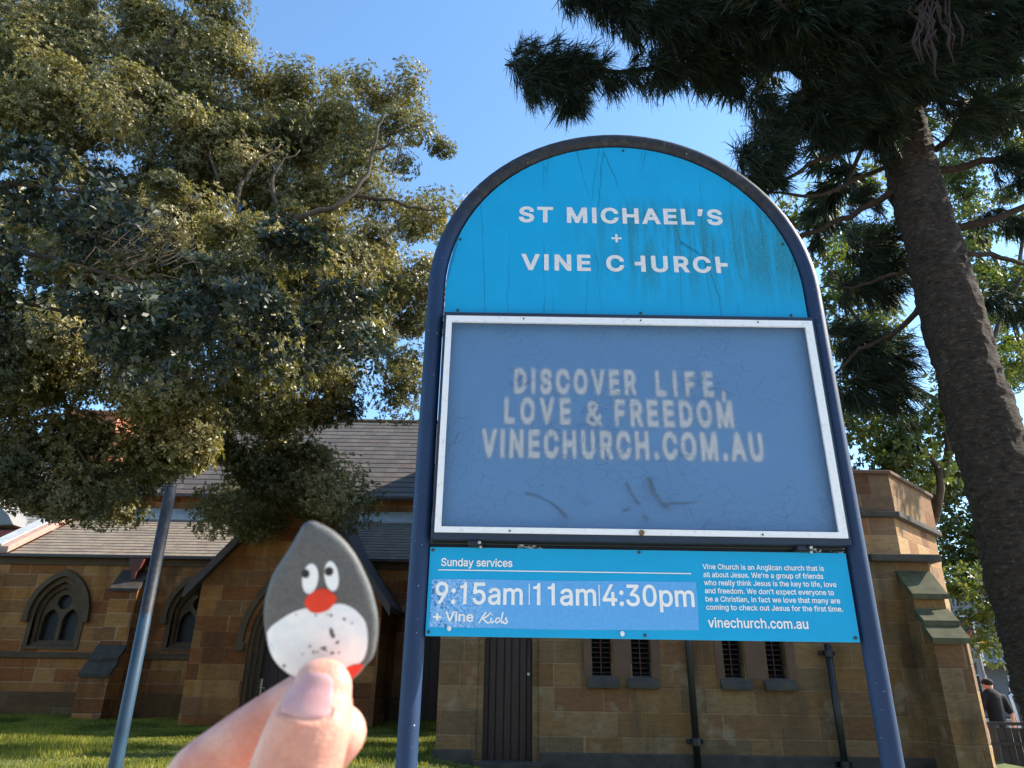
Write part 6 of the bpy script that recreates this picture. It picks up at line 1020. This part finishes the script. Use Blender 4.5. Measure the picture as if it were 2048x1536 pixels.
for s in (-1, 1): limb(b, [pp(.185 * s, .02, 1.42), pp(.265 * s, 0, 1.20)], [.082, .07], n=10)
body_mesh("shirt", b, .014, 3, M['black_cloth'], person)
b = MB()
for s in (-1, 1): limb(b, [pp(.085 * s, 0, .92), pp(.10 * s, -.03 * s, .50), pp(.10 * s, -.12 * s, .12)], [.115, .085, .065], n=10)
body_mesh("trousers", b, .014, 3, plain("grey_cloth", (.10, .105, .12), .85), person)
b = MB(); b.ball(pp(0, .055, 1.685), .098, 14, 8, (1, 1.08, .75)); b.prism([(PX - .075, PYd + .13), (PX + .075, PYd + .13), (PX + .06, PYd + .24), (PX - .06, PYd + .24)], 'z', 1.675, 1.69); b.build("cap", M['black_cloth'], person, smooth=True)
# dark fence, its rails catching the light
fx0, fx1, FY = A(1955, 1450, 13.0).x, A(2140, 1450, 13.0).x + .6, 13.0
M['fence'] = plain("dark_timber", (.035, .022, .018), .7, vary=.3)
fence = empty("timber_fence", (fx0, FY, 0), label="low dark timber fence at the foot of the conifer, below the walking person", cat="fence")
b = MB(); n = int((fx1 - fx0) / .12)
for i in range(n): b.box(fx0 + .32 + i * .12, fx0 + .32 + i * .12 + .105, FY, FY + .02, .05, .98)
b.build("boards", M['fence'], fence)
b = MB(); b.box(fx0, fx1, FY - .05, FY, 1.02, 1.07); b.box(fx0, fx1, FY - .05, FY, .72, .77); b.box(fx0, fx1, FY - .05, FY, .32, .37); b.build("rails", M['fence'], fence)
for i in range(4): b = MB(); b.box(fx0 + i * .8, fx0 + i * .8 + .07, FY - .12, FY - .05, 0, 1.12); b.build("post", M['fence'], fence, bevel=.006)
# street sign post, hanging banner and red lamp
sp_ = A(1962, 1330, 22); sg = empty("street_sign", (sp_.x, 22, 0), label="grey street post carrying a yellow sign and a white hanging banner past the buttress", cat="street sign")
zt = A(1955, 1270, 22).z; b = MB(); b.tube([(sp_.x, 22, 0), (sp_.x, 22, zt + .35)], .05, 10); b.build("post", M['grey_render'], sg, smooth=True)
y0, y1 = A(1940, 1281, 22), A(1981, 1296, 22); b = MB(); b.box(y0.x, sp_.x - .07, 21.9, 21.94, y1.z, y0.z); b.box(sp_.x + .06, y1.x, 21.9, 21.94, y1.z, y0.z); b.build("yellow_plate", plain("yellow_plate", (.75, .36, .01), .5), sg, bevel=.004)
q0, q1 = A(1963, 1297, 21.8), A(1978, 1332, 21.8); b = MB(); b.box(q0.x, q1.x - .05, 21.86, 21.885, q1.z, q0.z); b.build("banner", M['white'], sg)
rp = A(1943, 1271, 26); b = MB(); b.tube([(rp.x, 26, 0), (rp.x, 26, rp.z)], .05, 8); lamp = empty("round_sign", (rp.x, 26, 0), label="small red round street sign above the yellow plate", cat="street sign"); b.build("post", M['grey_render'], lamp, smooth=True)
b = MB(); b.tube([(rp.x, 25.93, rp.z), (rp.x, 25.90, rp.z)], .19, 20); b.build("disc", plain("red_disc", (.5, .01, .03), .4), lamp)
# crowd far along the street
b = MB(); cols_ = [plain("crowd_white", (.75, .74, .74), .8), plain("crowd_dark", (.04, .04, .06), .8), plain("crowd_red", (.35, .08, .07), .8), M['skin']]; rr = random.Random(9)
for i in range(90):
    y = rr.uniform(27, 42); x = y * rr.uniform(.655, .80); h = rr.uniform(1.55, 1.8); c = rr.choice([0, 0, 0, 1, 2]); w = rr.uniform(.2, .26)
    b.tube([(x, y, .02), (x, y, h * .48), (x, y, h * .52), (x, y, h * .68), (x, y, h * .82), (x, y, h * .87)], [w * .6, w * .7, w * .72, w * .85, w, w * .4], 8, mi=1 if rr.random() < .0 else c, flat=((0, 1, 0), .6)); b.ball((x, y, h * .93), .105, 8, 6, (1, 1, 1.2), mi=rr.choice([3, 3, 1, 0]))
tag(b.build("crowd", cols_, smooth=True), "distant crowd of people in light clothes filling the side street", "crowd", kind="stuff")
# facade added behind the photographer, out of view, bouncing sun onto the sign
fac = empty("bounce_building", (0, -14, 0), label="unseen pale building added behind the camera to bounce sunlight onto the sign", cat="building")
b = MB(); b.box(-34, 38, -24, -14, 0, 12); b.box(-34.2, 38.2, -14, -13.6, 11.8, 12.2); b.build("wall", plain("cream_render", (.74, .71, .65), .85, vary=.08), fac)
for i in range(14):
    for z0 in (1.0, 5.2):
        xc = -27 + i * 4.4; b = MB(); slab(b, [rect(xc - .7, xc + .7, z0, z0 + 2.2), rect(xc - .6, xc + .6, z0 + .1, z0 + 2.1)], -14.0, -13.92); w = b.build("window", M['white'], fac); b = MB(); b.box(xc - .6, xc + .6, -13.99, -13.97, z0 + .1, z0 + 2.1); b.build("pane", M['glass'], w)
